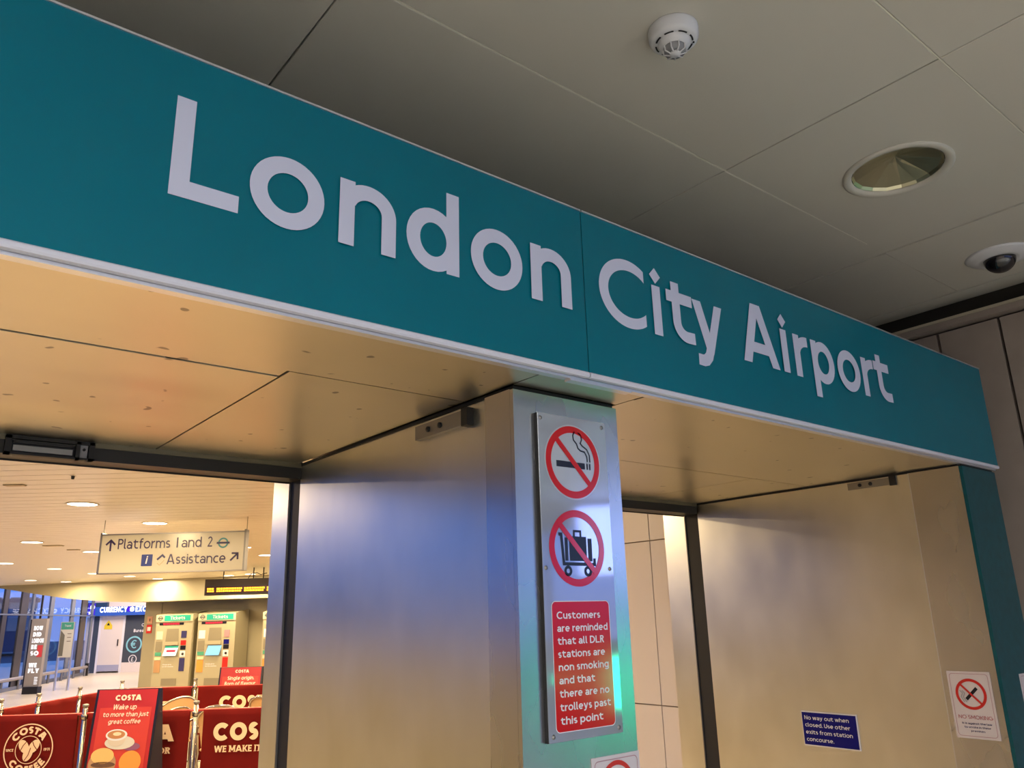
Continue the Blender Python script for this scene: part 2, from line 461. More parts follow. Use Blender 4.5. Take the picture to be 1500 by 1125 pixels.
def fit(mb, st, x0, x1, z, H, w=.13, y=0.0, gap=.10, **kw):
    """letters stretched between x0 and x1"""
    t = textw(st, w, gap)
    k = (x1 - x0) / (t * H)
    return text(mb, st, x0, z, H, w, y, gap, xmap=lambda px, pz: (x0 + px * H * k + kw.get('slant', 0) * pz * H, z + pz * H), slab=kw.get('slab', False))
def rrect(x0, x1, z0, z1, r, n=5):
    p = []
    for cx, cz, a in ((x1 - r, z1 - r, 0), (x0 + r, z1 - r, 90), (x0 + r, z0 + r, 180), (x1 - r, z0 + r, 270)):
        p += ar(cx, cz, r, r, a, a + 90, n)
    return p

# ================================================================== THE SETTING
def tile_field(name, label, m_, xs, ys, z, th, gap=.004, skip=None):
    root = thing(name, label, None, kind='structure')
    proto = {}
    for i in range(len(xs) - 1):
        for j in range(len(ys) - 1):
            if skip and (i, j) in skip: continue
            dx = round(xs[i + 1] - xs[i] - gap, 4); dy = round(ys[j + 1] - ys[j] - gap, 4)
            kx = (dx, dy)
            if kx not in proto:
                b = .002
                mb = MB()
                v = [(-dx / 2 + b, -dy / 2 + b, 0), (dx / 2 - b, -dy / 2 + b, 0), (dx / 2 - b, dy / 2 - b, 0), (-dx / 2 + b, dy / 2 - b, 0),
                     (-dx / 2, -dy / 2, b), (dx / 2, -dy / 2, b), (dx / 2, dy / 2, b), (-dx / 2, dy / 2, b),
                     (-dx / 2, -dy / 2, th), (dx / 2, -dy / 2, th), (dx / 2, dy / 2, th), (-dx / 2, dy / 2, th)]
                f = [(0, 3, 2, 1), (8, 9, 10, 11)] + [(q, (q + 1) % 4, (q + 1) % 4 + 4, q + 4) for q in range(4)] + [(q + 4, (q + 1) % 4 + 4, (q + 1) % 4 + 8, q + 8) for q in range(4)]
                mb.add(v, f)
                o = mb.make('ceiling_panel', m_, root)
                proto[kx] = o
            else:
                o = proto[kx].copy(); COL.objects.link(o)
            o.location = ((xs[i] + xs[i + 1]) / 2, (ys[j] + ys[j + 1]) / 2, z)
    return root
YS = [.077 + .654 * k_ for k_ in range(-8, 3)]
XS = [-3.252, -1.956, -.66, .636, 1.932, 2.815]
near = tile_field('ceiling', 'beige metal panel ceiling over the station entrance', ceil_m, XS, YS, 2.97, .03, skip={(4, 7)})
jl = YS[7]; jh = YS[8]
mb = MB()                                                # the panel that holds the round downlight
cx, cy, rr = 2.377, -.252, .150
N = 40
ring = [(cx + rr * math.cos(2 * math.pi * i / N), cy + rr * math.sin(2 * math.pi * i / N)) for i in range(N)]
X0, X1, Y0, Y1 = 1.934, 2.813, jl + .002, jh - .002
def sq(a):
    dx, dy = math.cos(a), math.sin(a)
    t = min(((X1 - cx) / dx) if dx > 1e-6 else ((X0 - cx) / dx if dx < -1e-6 else 1e9), ((Y1 - cy) / dy) if dy > 1e-6 else ((Y0 - cy) / dy if dy < -1e-6 else 1e9))
    return (cx + dx * t, cy + dy * t)
angs = sorted([2 * math.pi * i / N for i in range(N)] + [math.atan2(b - cy, a - cx) % (2 * math.pi) for a in (X0, X1) for b in (Y0, Y1)])
n = len(angs)
v = [(cx + rr * math.cos(a), cy + rr * math.sin(a), 2.97) for a in angs] + [(*sq(a), 2.97) for a in angs]
v += [(p[0], p[1], 3.0) for p in v]
mb.add(v, [(i, (i + 1) % n, (i + 1) % n + n, i + n) for i in range(n)] + [(i + n, (i + 1) % n + n, (i + 1) % n + 3 * n, i + 3 * n) for i in range(n)])
mb.make('ceiling_panel', ceil_m, near)
for j in range(3, len(YS) - 1):                           # pale strips painted for the lit edges of the lengthwise joints
    box('lit_joint_edge', mat('lit_joint_edge', (.80, .76, .66), .4), near, .64, 2.812, YS[j] - .0016, YS[j] + .0016, 2.9702, 2.98)
box('ceiling_band', ceil_m, near, 2.819, 2.948, YS[0], 1.38, 2.974, 3.0)
for j in range(0, len(YS) - 1):
    box('ceiling_panel', ceil_m, near, 2.953, 3.60, YS[j] + .001, YS[j + 1] - .001, 2.97, 3.0)
box('edge_strip', ceil_m, near, 3.603, 3.729, YS[0], 1.38, 2.968, 3.0)
box('plenum', plen, near, -3.3, 3.9, -5.2, 1.42, 3.03, 3.08)
box('ceiling_slab', ceil_m, near, -3.25, 9.0, -9.0, YS[0] - .01, 2.97, 3.05)
box('ceiling_slab', ceil_m, near, 3.93, 9.0, YS[0] - .01, -1.5, 2.97, 3.05)

box('floor', floor_n, None, -3.3, 9.0, -9.0, 1.2, -.06, 0, kind='structure', label='grey station floor outside the doorway')
box('floor', floor_m, None, -14, 26, 1.2, 48, -.06, 0, kind='structure', label='pale polished floor of the ticket hall')

# brown panelled wall at the right of the entrance
wr = thing('wall_right', 'brown panelled wall right of the sign with dark joints', None, kind='structure')
box('backing', plen, wr, 3.74, 3.80, -1.5, 1.44, 0, 3.02)
js = [-1.47, -1.24, -1.0, -.75, -.51, -.265, -.024, .233, .48, .73, .98, 1.23, 1.43]
for a, b in zip(js, js[1:]):
    box('wall_panel', wallp, wr, 3.70, 3.74, a + .006, b - .006, .0, 2.835)
box('top_rail', wallp, wr, 3.66, 3.74, -1.5, 1.44, 2.845, 2.873)
box('light_bead', mat('bead', (.45, .40, .30), .4), wr, 3.652, 3.70, -1.5, 1.44, 2.873, 2.885)
box('wall_back', wallp, None, -3.3, 3.8, 1.40, 1.44, 2.56, 3.02, kind='structure', label='dark wall above the steel doorway beam')
box('wall_left', wallp, None, -3.36, -3.30, -9, 1.44, 0, 3.02, kind='structure', label='plain wall left of the entrance, outside the picture')

# ticket hall ceiling of white slats
th_ = R(37.7)
ea = (math.sin(th_), math.cos(th_)); eb = (math.cos(th_), -math.sin(th_))
hall = thing('ceiling', 'white slatted ceiling of the ticket hall', None, kind='structure', rz=-th_)
pitch = .15
i = 0
sa = 1.0
while sa < 17.5:
    def lim(s_):
        hi = min((s_ * math.cos(th_) - 1.46) / math.sin(th_), (12.04 - .9525 * s_) / .275)
        lo = (.15 - s_ * math.sin(th_)) / math.cos(th_)
        hi = min(hi, (11.0 - s_ * math.sin(th_)) / math.cos(th_))
        lo = max(lo, (s_ * math.cos(th_) - 18.5) / math.sin(th_))
        return lo, hi
    lo, hi = lim(sa)
    lo2, hi2 = lim(sa + pitch)
    lo = max(lo, lo2); 
    if hi - lo > .1:
        hb = min(hi, hi2) if hi < hi2 + 1 else hi
        pr = [(lo, sa), (hi, sa), (hi2, sa + pitch - .008), (lo, sa + pitch - .008)]
        MB().slab(pr, 2.45, 2.462).make('ceiling_slat', slat_m, hall)
    sa += pitch
MB().slab([(.10, 1.45), (11.2, 1.45), (11.2, 6.2), (4.6, 14.5), (2.6, 17.0), (.10, 18.6)], 2.475, 2.52).make('ceiling', mat('slat_gap', (.55, .50, .42), .8), None, kind='structure', label='backing board over the slatted hall ceiling')

box('trim_2', slat_m, None, .06, .145, 1.5, 18.0, 2.44, 3.82, kind='structure', label='unseen fascia of the ceiling step added to open up the blue window reflection')  # unseen ceiling step, shaped to enlarge the blue glazing reflection on the jambs
box('ceiling', slat_m, None, -1.4, .145, 1.44, 18.6, 3.82, 3.9, kind='structure', label='unseen raised ceiling strip added so the left glazing reflects higher on the jambs')
box('wall_front', beige, None, -1.4, .2, 1.44, 1.5, 2.56, 3.9, kind='structure', label='wall over the left opening on the hall side, outside the picture')
# cream panelled return wall seen through the right opening
wc = thing('wall_side', 'cream panelled wall just inside the right opening', None, kind='structure')
box('backing', mat('joint_tan', (.35, .27, .2), .6), wc, 3.13, 3.40, 1.44, 3.0, 0, 2.44)
for (a, b) in ((1.44, 1.545), (1.545, 2.2), (2.2, 3.0)):
    for (c, d) in ((0, .43), (.43, 1.215), (1.215, 1.995), (1.995, 2.44)):
        box('wall_panel', cream, wc, 3.12, 3.131, a + .003, b - .003, c + .003, d - .003)
box('wall_front', beige, None, 3.40, 11.2, 1.44, 1.5, 0, 2.45, kind='structure', label='hall wall right of the doorway, outside the picture')
box('wall_front', beige, None, -3.3, -1.2, 1.44, 1.5, 0, 2.56, kind='structure', label='hall wall left of the doorway, outside the picture')
box('wall_end', beige, None, 11.1, 11.2, 1.5, 6.4, 0, 2.45, kind='structure', label='far right hall wall, outside the picture')

# bulkhead and ticket wall (frame M)
mdir = Vector((.62, -.785)).normalized()
Mrz = math.atan2(mdir.y, mdir.x)
M0 = (4.94, 13.72, 0)
bk = MB()
prof = [(-4.6, 2.50), (6.5, 2.50), (6.5, 2.063), (-1.0, 2.063), (-1.5, 2.066), (-1.9, 2.085), (-2.3, 2.12), (-2.8, 2.165), (-3.4, 2.25), (-4.0, 2.345), (-4.6, 2.44)]
bk.prism(prof, 0, .42)
o = bk.make('trim_1', mat('bulkhead_cream', (.42, .39, .265), .42), None, kind='structure', label='cream bulkhead curving down above the ticket machines')
o.location = M0; o.rotation_euler = (0, 0, Mrz)
tw = thing('wall_far', 'beige wall behind the ticket machines', None, M0, Mrz, kind='structure')
MB().box(-1.55, 6.5, .55, .75, 0, 2.5).make('wall_face', beige, tw)
MB().box(-1.55, -1.2, .53, .56, 0, 2.2).make('corner_panel', beige, tw)
MB().box(-4.6, -1.5, .42, .6, 2.44, 5.0).make('upper_wall', beige, tw)

# atrium glazing beyond
Wd = Vector((.453, .891)).normalized()
Wrz = math.atan2(Wd.y, Wd.x)
wd = thing('window_1', 'tall dusk-blue glazed wall beyond the ticket hall', None, (3.9, 26.1, 0), Wrz, kind='structure')
ms = [(-9, .22, mullion), (-6.4, .22, mullion), (-4, .2, mullion), (-2.4, .12, mullion), (-1.15, .30, mullion), (.22, .52, mullion), (.93, .16, mullion_g), (1.7, .04, mullion), (2.6, .34, mullion_g), (4.75, .34, mullion_g), (6.05, .60, mullion), (7.1, .2, mullion_g)]
for t, wdt, mm in ms:
    box('mullion', mm, wd, t - wdt / 2, t + wdt / 2, -.03, .03, 0, 5.0)
box('rail', mullion_g, wd, -9, 7.4, -.05, .05, 2.02, 2.06)
box('sill', mullion_g, wd, -9, 7.4, -.06, .06, 0, .10)
for (a, b) in zip([q[0] for q in ms], [q[0] for q in ms][1:]):
    box('pane', glass, wd, a + .02, b - .02, -.006, .006, .1, 4.98)
MB().box(-9, 9, -12, .2, 5.0, 5.1).make('ceiling', beige, None, kind='structure', label='high roof over the far glazed hall').matrix_world = Matrix.Translation((3.9, 26.1, 0)) @ Matrix.Rotation(Wrz, 4, 'Z')
w2 = thing('window_2', 'left glazed wall of the ticket hall, outside the picture', None, kind='structure')
for yy in [1.5 + 1.5 * q for q in range(12)]:
    box('mullion', mullion_g, w2, -1.34, -1.26, yy, yy + .06, 0, 3.82)
for yy in [1.5 + 1.5 * q for q in range(11)]:
    box('pane', glass, w2, -1.305, -1.295, yy + .06, yy + 1.5, 1.51, 3.8)
box('sill', beige, w2, -1.36, -1.24, 1.5, 18.0, 0, 1.5)
for q, (x, y, sx, sy, h) in enumerate([(-3, 60, 9, 8, 3.2), (8.5, 76, 6, 8, 3.6), (23, 84, 8, 8, 3), (-20, 50, 12, 9, 4), (-30, 20, 8, 14, 6), (-24, 4, 6, 6, 5)]):
    t = thing('office_building', ['blue dusk office block seen through the glazing', 'low office block beyond the glass wall', 'tall dark block behind the glazed wall', 'office block left of the hall, outside the picture', 'long block outside the hall windows', 'small block outside the hall windows'][q], 'building', (x, y, 0))
    box('wall', skyblock, t, -sx / 2, sx / 2, -sy / 2, sy / 2, 0, h)
    box('roof', skyblock, t, -sx / 2 - .2, sx / 2 + .2, -sy / 2 - .2, sy / 2 + .2, h, h + .3)
    for a in range(5):
        for b in range(2):
            box('window', mat('far_window', (.05, .1, .2), .2, 0, (.35, .45, .6), .10), t, -sx / 2 + .6 + a * sx / 5, -sx / 2 + .6 + a * sx / 5 + sx / 9, -sy / 2 - .03, -sy / 2 + .02, 1.5 + b * h / 2.6, 2.6 + b * h / 2.6)
MB().box(-60, 60, -30, 140, -.5, -.3).make('ground', mat('ground_dusk', (.03, .04, .07), .7), None, kind='structure', label='dark ground outside the station')

# far side of the concourse behind the viewer: parapet, open dusk above, lit screens added to supply green and blue reflections
pp = thing('wall_platform', 'platform parapet behind the viewer, outside the picture', None, kind='structure')
box('parapet', mat('parapet', (.25, .26, .30), .5), pp, -3.3, 9.0, -9.0, -8.9, 0, 1.25)
box('parapet', MATS['parapet'], pp, 8.9, 9.0, -8.9, -1.4, 0, 1.25)
box('side_wall', wallp, pp, 3.80, 9.0, -1.5, -1.4, 0, 3.0)
for q in range(5):
    box('post', mullion_g, pp, 8.9, 9.0, -8.8 + q * 1.8, -8.7 + q * 1.8, 1.25, 2.97)
dg_ = thing('added_green_screen', 'unseen green lit screen added behind the viewer for the green reflection on the column', 'screen', (7.12, -5.36, 0), R(45))
box('base', dark, dg_, -.4, .4, -.15, .15, 0, .06)
box('cabinet', dark, dg_, -.25, .25, -.05, .05, .06, 1.35)
box('screen', greenlit, dg_, -.19, .19, .045, .055, .62, 1.15)
it = thing('added_green_indicator', 'small unseen green light added behind the viewer for the green spot on the plate', 'screen', (6.60, -5.80, 0), R(45))
box('pole', dark, it, -.03, .03, -.03, .03, 0, .88)
box('case', dark, it, -.16, .16, -.03, .04, .86, 1.0)
box('screen', greenlit, it, -.14, .12, .04, .046, .90, .96)
hs = thing('added_blue_screen', 'large unseen pale blue screen added behind the viewer for the blue column reflection', 'screen', (6.76, -5.69, 2.08), math.atan2(1.8, 1.42))  # added emitter for the blue reflection on column and plate
box('case', dark, hs, -.03, 2.32, -.10, -.005, -.03, .85)
box('screen', mat('screen_pale_blue', (.2, .25, .5), .3, 0, (.33, .44, 1.0), 4.2), hs, 0, 2.29, -.005, .003, 0, .82)
for xx in (.4, 1.9):
    box('hanger', dark, hs, xx, xx + .03, -.06, -.03, .85, .89)

# ================================================================== DOORWAY
pb = thing('doorway_beam', 'steel clad beam spanning both openings behind the teal sign', 'beam')
box('beam_core', dark, pb, -3.2, 3.395, .012, 1.40, 2.20, 2.55)
box('front_panel', steel, pb, -3.2, 3.395, .006, .012, 2.16, 2.555)
box('top_cap', dull, pb, -3.2, 3.40, .0, 1.40, 2.55, 2.556)
Zs = 2.142
def sof(x0, x1, y0, y1, z=Zs, m_=soffit_m):
    box('soffit_panel', m_, pb, x0 + .001, x1 - .001, y0 + .001, y1 - .001, z, z + .03)
sof(-3.2, 1.070, .016, .052, Zs - .0015); sof(-3.2, 1.072, .053, .290); sof(-3.2, .63, .292, .338, Zs + .002); sof(-3.2, .629, .340, 1.216)
sof(.632, 1.072, .292, 1.216)
sof(1.074, 1.40, .016, .11)
sof(1.402, 3.098, .016, .052, Zs - .0015); sof(1.402, 3.098, .053, .62); sof(1.402, 2.70, .622, 1.216); sof(2.702, 3.098, .622, 1.216)
for (a, b) in ((-3.2, 1.084), (1.39, 3.10)):
    box('rear_soffit', soffit_m, pb, a, b, 1.30, 1.435, 2.15, 2.18)
    box('header_rail', dark, pb, a, b, 1.217, 1.298, 2.092, 2.2)
    box('header_lip', mat('olive_lip', (.16, .14, .09), .4, .6), pb, a, b, 1.213, 1.217, 2.128, 2.146)
    box('header_face', dark, pb, a, b, 1.298, 1.304, 2.088, 2.15)
box('soffit_joint', dark, pb, .6293, .6317, .292, 1.216, Zs + .004, Zs + .02)

def column(name, label, x0, x1, yf, y1, strip=False):
    t = thing(name, label, 'column')
    g = .004
    box('core', dark, t, x0 + .02, x1 - .02, yf + .02, y1 - .02, 0, 2.136)
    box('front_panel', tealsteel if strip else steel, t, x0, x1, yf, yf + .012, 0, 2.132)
    box('corner_panel', steel, t, x0, x0 + .012, yf + .0125, yf + .104 if not strip else .196, 0, 2.134)
    ys = yf + .110 if not strip else .203
    box('side_panel', steel_side, t, x0 + .010, x0 + .02, ys, 1.222, 0, 2.134)
    box('shutter_guide', black, t, x0 + .012, x0 + .05, 1.222, 1.298, 0, 2.136)
    box('guide_lip', dull, t, x0 + .006, x0 + .02, 1.298, 1.302, 0, 2.13)
    box('rear_panel', steel_side, t, x0 + .010, x0 + .02, 1.302, 1.435, 0, 2.145)
    box('far_side_panel', steel_side, t, x1 - .012, x1, yf + .0125, 1.435, 0, 2.134)
    box('back_panel', steel, t, x0 + .02, x1 - .012, 1.425, 1.435, 0, 2.134)
    if strip: box('seam_bead', alum, t, x0 + .002, x0 + .012, .1965, .2005, 0, 2.134)
    box('top_gap', black, t, x0 + .006, x1 - .006, yf + .006, y1 - .02, 2.134, 2.142)
    return t
column('steel_column', 'brushed steel column between the two openings carrying the notice plate', 1.074, 1.40, .11, 1.435)
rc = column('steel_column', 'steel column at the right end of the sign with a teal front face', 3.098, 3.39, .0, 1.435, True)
column('steel_column', 'steel column left of the left opening, outside the picture', -2.4, -2.05, .11, 1.435)

# hinge boxes at the tops of the jambs
def latch(x, y0, y1, z0, z1, th, label):
    t = thing('lock_keep', label, 'door fitting', (x, y0, z0))
    box('body', dull, t, -th, 0, 0, y1 - y0, 0, z1 - z0)
    box('end_cap', black, t, -th - .004, 0, -.012, .012, -.004, z1 - z0 + .003)
    for q in (.38, .62):
        MB().lathe([(0, 0), (.007, 0), (.007, .004), (0, .004)], seg=12).make('screw_hole', black, t).matrix_local = Matrix.Translation((-th, (y1 - y0) * (q + .1), (z1 - z0) * .5)) @ Matrix.Rotation(R(-90), 4, 'Y')
latch(1.084, .283, .503, 2.086, 2.122, .016, 'small steel lock keep high on the left jamb of the notice column')
latch(3.108, .263, .449, 2.102, 2.130, .006, 'flat steel keep plate high on the right jamb')

# sensor unit on the header, upper left
su = thing('grille_unit', 'black framed slotted grille on the dark door header at far left', 'grille', (.255, 1.205, 2.088))
for (a, b, c, d, nm) in ((0, .212, .042, .050, 'frame'), (0, .212, 0, .006, 'frame'), (0, .014, 0, .05, 'frame'), (.198, .212, 0, .05, 'frame'), (.166, .176, 0, .05, 'frame')):
    box(nm, black, su, a, b, -.008, .012, c, d)
box('slot_plate', dark, su, .02, .16, .004, .010, .033, .040)
box('slot_plate', dull, su, .02, .16, .004, .010, .012, .027)
box('end_plate', grey, su, .178, .196, .002, .010, .004, .042)
MB().lathe([(.004, 0), (.004, .003), (0, .003)], seg=10).make('screw', black, su).matrix_local = Matrix.Translation((.187, .002, .03)) @ Matrix.Rotation(R(90), 4, 'X')

# ------------------------------------------------------------------ the big sign
sg = thing('station_sign', 'long teal station name sign with white lettering above both openings', 'sign')
SZ0, SZ1 = 2.159, 2.552
pl = box('sign_panel', teal, sg, -1.6, 1.1905, -.012, .004, SZ0, SZ1)
pr_ = box('sign_panel', teal, sg, 1.1935, 3.402, -.012, .004, SZ0, SZ1)
BW = .172
H = .178
def big(parent, items):
    mb = MB()
    for c, x in items:
        if c == 'C':
            a = 49; pts = []
            Rr = .5
            out = [(.556 + .556 * math.cos(R(t)), .475 + .493 * math.sin(R(t))) for t in [54.3 + (305.7 - 54.3) * i / 60 for i in range(61)]]
            inn = [(.58 + .41 * math.cos(R(t)), .475 + .338 * math.sin(R(t))) for t in [42.9 + (317.1 - 42.9) * i / 60 for i in range(61)]]
            n0 = len(out)
            v = [(x + p[0] * H, -.0135, 2.295 + p[1] * H) for p in out + inn]
            mb.add(v, [(i, i + 1, i + 1 + n0, i + n0) for i in range(n0 - 1)])
        else:
            text(mb, c, x, 2.295, H, BW, -.0135 - (items.index((c, x)) % 3) * .0012)
    mb.make('lettering', letter, parent)
big(pl, [('L', .289), ('o', .415), ('n', .579), ('d', .721), ('o', .872), ('n', 1.030)])
big(pr_, [('C', 1.239), ('i', 1.422), ('t', 1.474), ('y', 1.578), ('A', 1.782), ('i', 1.971), ('r', 2.040), ('p', 2.132), ('o', 2.273), ('r', 2.430), ('t', 2.508)])
for (a, b) in ((-1.6, 1.190), (1.194, 3.404)):
    MB().prismx([(-.016, 2.150), (-.014, 2.1465), (-.002, 2.1465), (.002, 2.150), (.002, 2.158), (-.013, 2.159), (-.016, 2.156)], a, b).make('bottom_trim', white_trim, sg)
    box('top_trim', alum, sg, a, b, -.015, .004, SZ1, SZ1 + .004)
box('under_angle', alum, sg, -1.6, 3.402, -.002, .016, 2.140, 2.146)
box('joint_plate', alum, sg, 1.14, 1.33, -.008, .012, 2.134, 2.1395)
box('seam', dark, sg, 1.1905, 1.1935, -.010, .003, SZ0, SZ1)
box('end_cap', teal, sg, 3.402, 3.405, -.012, .004, SZ0, SZ1)

# ------------------------------------------------------------------ notice plate on the column
def no_smoke(mb_r, mb_k, cx, cz, r, y, wd_=.19):
    mb_r.rib(ell(cx, cz, r * (1 - wd_ / 2), r * (1 - wd_ / 2), 56), r * wd_, y, True)
    k = math.cos(R(45)) * r * .92
    mb_r.rib([(cx - k, cz + k), (cx + k, cz - k)], r * wd_ * .82, y - .0006)
    mb_k.box(cx - .62 * r, cx + .44 * r, y + .0002, y + .0006, cz - .17 * r, cz + .0 * r)
    for a in (.50, .60):
        mb_k.box(cx + a * r, cx + (a + .055) * r, y + .0002, y + .0006, cz - .17 * r, cz + .0 * r)
    mb_k.rib([(cx + q[0] * r, cz + q[1] * r) for q in [(.54, .05), (.53, .20), (.45, .32), (.30, .34), (.20, .40), (.16, .52), (.05, .62), (.03, .75), (.10, .86)]], .045 * r, y)
    mb_k.rib([(cx + q[0] * r, cz + q[1] * r) for q in [(.64, .05), (.63, .24), (.54, .40), (.38, .48), (.30, .55), (.36, .66), (.32, .80), (.22, .84)]], .045 * r, y)
np_ = thing('notice_plate', 'tall silver plate with red ban symbols and red customer notice on the column', 'sign', (0, .110, 0))
MB().box(1.133, 1.345, -.012, -.0105, 1.402, 2.085).make('plate', plate_m, np_)
box('mounting', black, np_, 1.1325, 1.3445, -.0105, 0, 1.4015, 2.0845)
yq = -.0128
r1, k1 = MB(), MB()
no_smoke(r1, k1, 1.235, 1.981, .083, yq)
w1 = MB(); w1.disc(1.235, 1.981, .0862, .0862, yq + .0005, 56)
w1.make('symbol_ground', mat('symbol_ground', (.58, .60, .68), .08, .4), np_)
r1.make('ban_ring', red, np_); k1.make('cigarette_symbol', blackp, np_)
r2, k2, k3 = MB(), MB(), MB()
cx, cz, r = 1.235, 1.789, .083
r2.rib(ell(cx, cz, r * .905, r * .905, 56), r * .19, yq, True)
r2.rib([(cx - .65 * r, cz + .65 * r), (cx + .65 * r, cz - .65 * r)], r * .155, yq - .0006)
r2.make('ban_ring', red, np_)
k2.rib([(cx + q[0] * r, cz + q[1] * r) for q in [(-.66, .34), (-.56, .34), (-.50, -.42), (.62, -.42), (.62, -.26)]], .085 * r, yq)
k2.rib(ell(cx - .36 * r, cz - .60 * r, .10 * r, .10 * r, 20), .075 * r, yq, True)
k2.rib(ell(cx + .36 * r, cz - .60 * r, .10 * r, .10 * r, 20), .075 * r, yq, True)
for (a, b, c, d) in ((-.44, -.34, -.34, .26), (-.28, .34, -.34, .30), (.40, .54, -.34, .26)):
    k2.box(cx + a * r, cx + b * r, yq, yq + .0004, cz + c * r, cz + d * r)
k2.rib([(cx + q[0] * r, cz + q[1] * r) for q in [(-.10, .30), (-.10, .44), (.14, .44), (.14, .30)]], .06 * r, yq)
k2.make('trolley_symbol', blackp, np_)
b_ = MB().add([(x, yq - .0001, z) for x, z in rrect(1.153, 1.322, 1.420, 1.675, .010)], [tuple(range(24))])
rd = b_.make('red_notice', red, np_)
wb = MB().rib(rrect(1.1525, 1.3225, 1.4195, 1.6755, .010), .0022, yq, True).make('notice_border', whitep, np_)
tx = MB()
for q, (s_, e_) in enumerate([('Customers', 1.293), ('are reminded', 1.314), ('that all DLR', 1.301), ('stations are', 1.302), ('non smoking', 1.311), ('and that', 1.268), ('there are no', 1.309), ('trolleys past', 1.311), ('this point', 1.286)]):
    fit(tx, s_, 1.165, e_, 1.640 - q * .0258, .0150, .17, yq - .0007)
tx.make('notice_text', whitep, rd)
for (x, z) in ((1.141, 2.073), (1.333, 2.073), (1.141, 1.745), (1.333, 1.745), (1.145, 1.413), (1.333, 1.413)):
    MB().lathe([(0, .0025), (.0035, .0025), (.0048, 0)], seg=14).make('screw', dull, np_).matrix_local = Matrix.Translation((x, -.012, z)) @ Matrix.Rotation(R(90), 4, 'X')

def sticker(name, label, loc, rz, W, Hh, small=False):
    t = thing(name, label, 'sticker', loc, rz)
    MB().box(0, W, -.0015, 0, 0, Hh).make('sheet', paper, t)
    MB().rib(rrect(.008, W - .008, .008, Hh - .008, .010), .0016, -.0022, True).make('border_line', pinkline, t)
    rm, km, gm = MB(), MB(), MB()
    cx, cz, r = W / 2, Hh * .66, W * .36
    rm.rib(ell(cx, cz, r * .9, r * .9, 40), r * .18, -.0024, True)
    k = r * .66
    rm.rib([(cx - k, cz + k), (cx + k, cz - k)], r * .13, -.0030)
    km.rib([(cx - .34 * r, cz - .34 * r), (cx + .42 * r, cz + .40 * r)], r * .20, -.0024)
    for a in (0, .14):
        gm.rib([(cx + (q[0] - a) * r, cz + q[1] * r) for q in [(-.34, -.52), (-.52, -.20), (-.40, .05), (-.56, .22)]], r * .07, -.0024)
    rm.make('ban_ring', redp, t); km.make('cigarette_symbol', blackp, t); gm.make('smoke_symbol', mat('smoke_grey', (.35, .34, .36), .5), t)
    fit(MB(), 'NO SMOKING', W * .12, W * .90, Hh * .29, Hh * .055, .14, -.0026).make('heading', mat('pink_print', (.45, .14, .16), .5), t)
    mb = MB()
    for q, (s_, a, b) in enumerate((('It is against the law', .18, .86), ('to smoke in these', .22, .82), ('premises', .36, .68))):
        fit(mb, s_, W * a, W * b, Hh * (.21 - q * .055), Hh * .030, .16, -.0026)
    mb.make('small_text', navy, t)
    return t
sticker('no_smoking_sticker', 'white no smoking sticker on the steel side of the right column', (3.0965, .178, 1.20), R(-90), .143, .219)
sticker('no_smoking_sticker', 'white no smoking sticker on the teal front, cut by the picture edge', (3.248, -.0005, 1.20), 0, .13, .205)
sticker('no_smoking_sticker', 'white framed sticker low on the column front, cut by the bottom edge', (1.256, .1095, 1.175), 0, .145, .184)

nb = thing('blue_notice', 'small blue notice plate on the steel jamb of the right opening', 'sign', (3.107, .787, 1.116), R(-90))
box('backing', whitep, nb, 0, .238, -.004, 0, 0, .129)
box('blue_face', bluep, nb, .003, .235, -.0045, -.004, .004, .125)
mb = MB()
for q, (s_, b) in enumerate((('No way out when', .205), ('closed. Use other', .207), ('exits from station', .214), ('concourse.', .132))):
    fit(mb, s_, .014, b, .098 - q * .0268, .0150, .15, -.0052)
mb.make('lettering', whitep, nb)

# ------------------------------------------------------------------ ceiling fittings
sd = thing('smoke_detector', 'white domed smoke detector on the beige ceiling panels', 'detector', (1.312, -.235, 2.97))
MB().lathe([(0, 0), (.0585, 0), (.0590, -.004), (.0575, -.026), (.050, -.034), (.038, -.036)], seg=40).make('base', white, sd)
MB().lathe([(.038, -.034), (.036, -.044), (.026, -.050)], seg=40).make('dome', white, sd)
for k_ in range(8):
    a0 = k_ * 45 + 8
    mb = MB(); pts = [R(a0 + 30 * q / 5) for q in range(6)]
    v = [(.0445 * math.cos(a), .0445 * math.sin(a), -.0365) for a in pts] + [(.0405 * math.cos(a), .0405 * math.sin(a), -.0372) for a in pts]
    mb.add(v, [(q, q + 1, q + 7, q + 6) for q in range(5)])
    mb.make('slot', black, sd)
MB().lathe([(.0245, -.044), (.0245, -.062), (.0, -.062)], seg=24).make('sensor_core', grey, sd)
for k_ in range(9):
    a = R(40 * k_)
    MB().tube([(.027 * math.cos(a), .027 * math.sin(a), -.046), (.026 * math.cos(a), .026 * math.sin(a), -.062), (.012 * math.cos(a), .012 * math.sin(a), -.067)], .0018, 6).make('cage_rib', white, sd)
MB().lathe([(0, -.069), (.0125, -.068), (.0135, -.064), (0, -.064)], seg=20).make('cage_cap', white, sd)
MB().lathe([(0, -.004), (.0025, -.003), (.0025, 0)], .034, -.03, -.034, 10).make('led', blackp, sd)

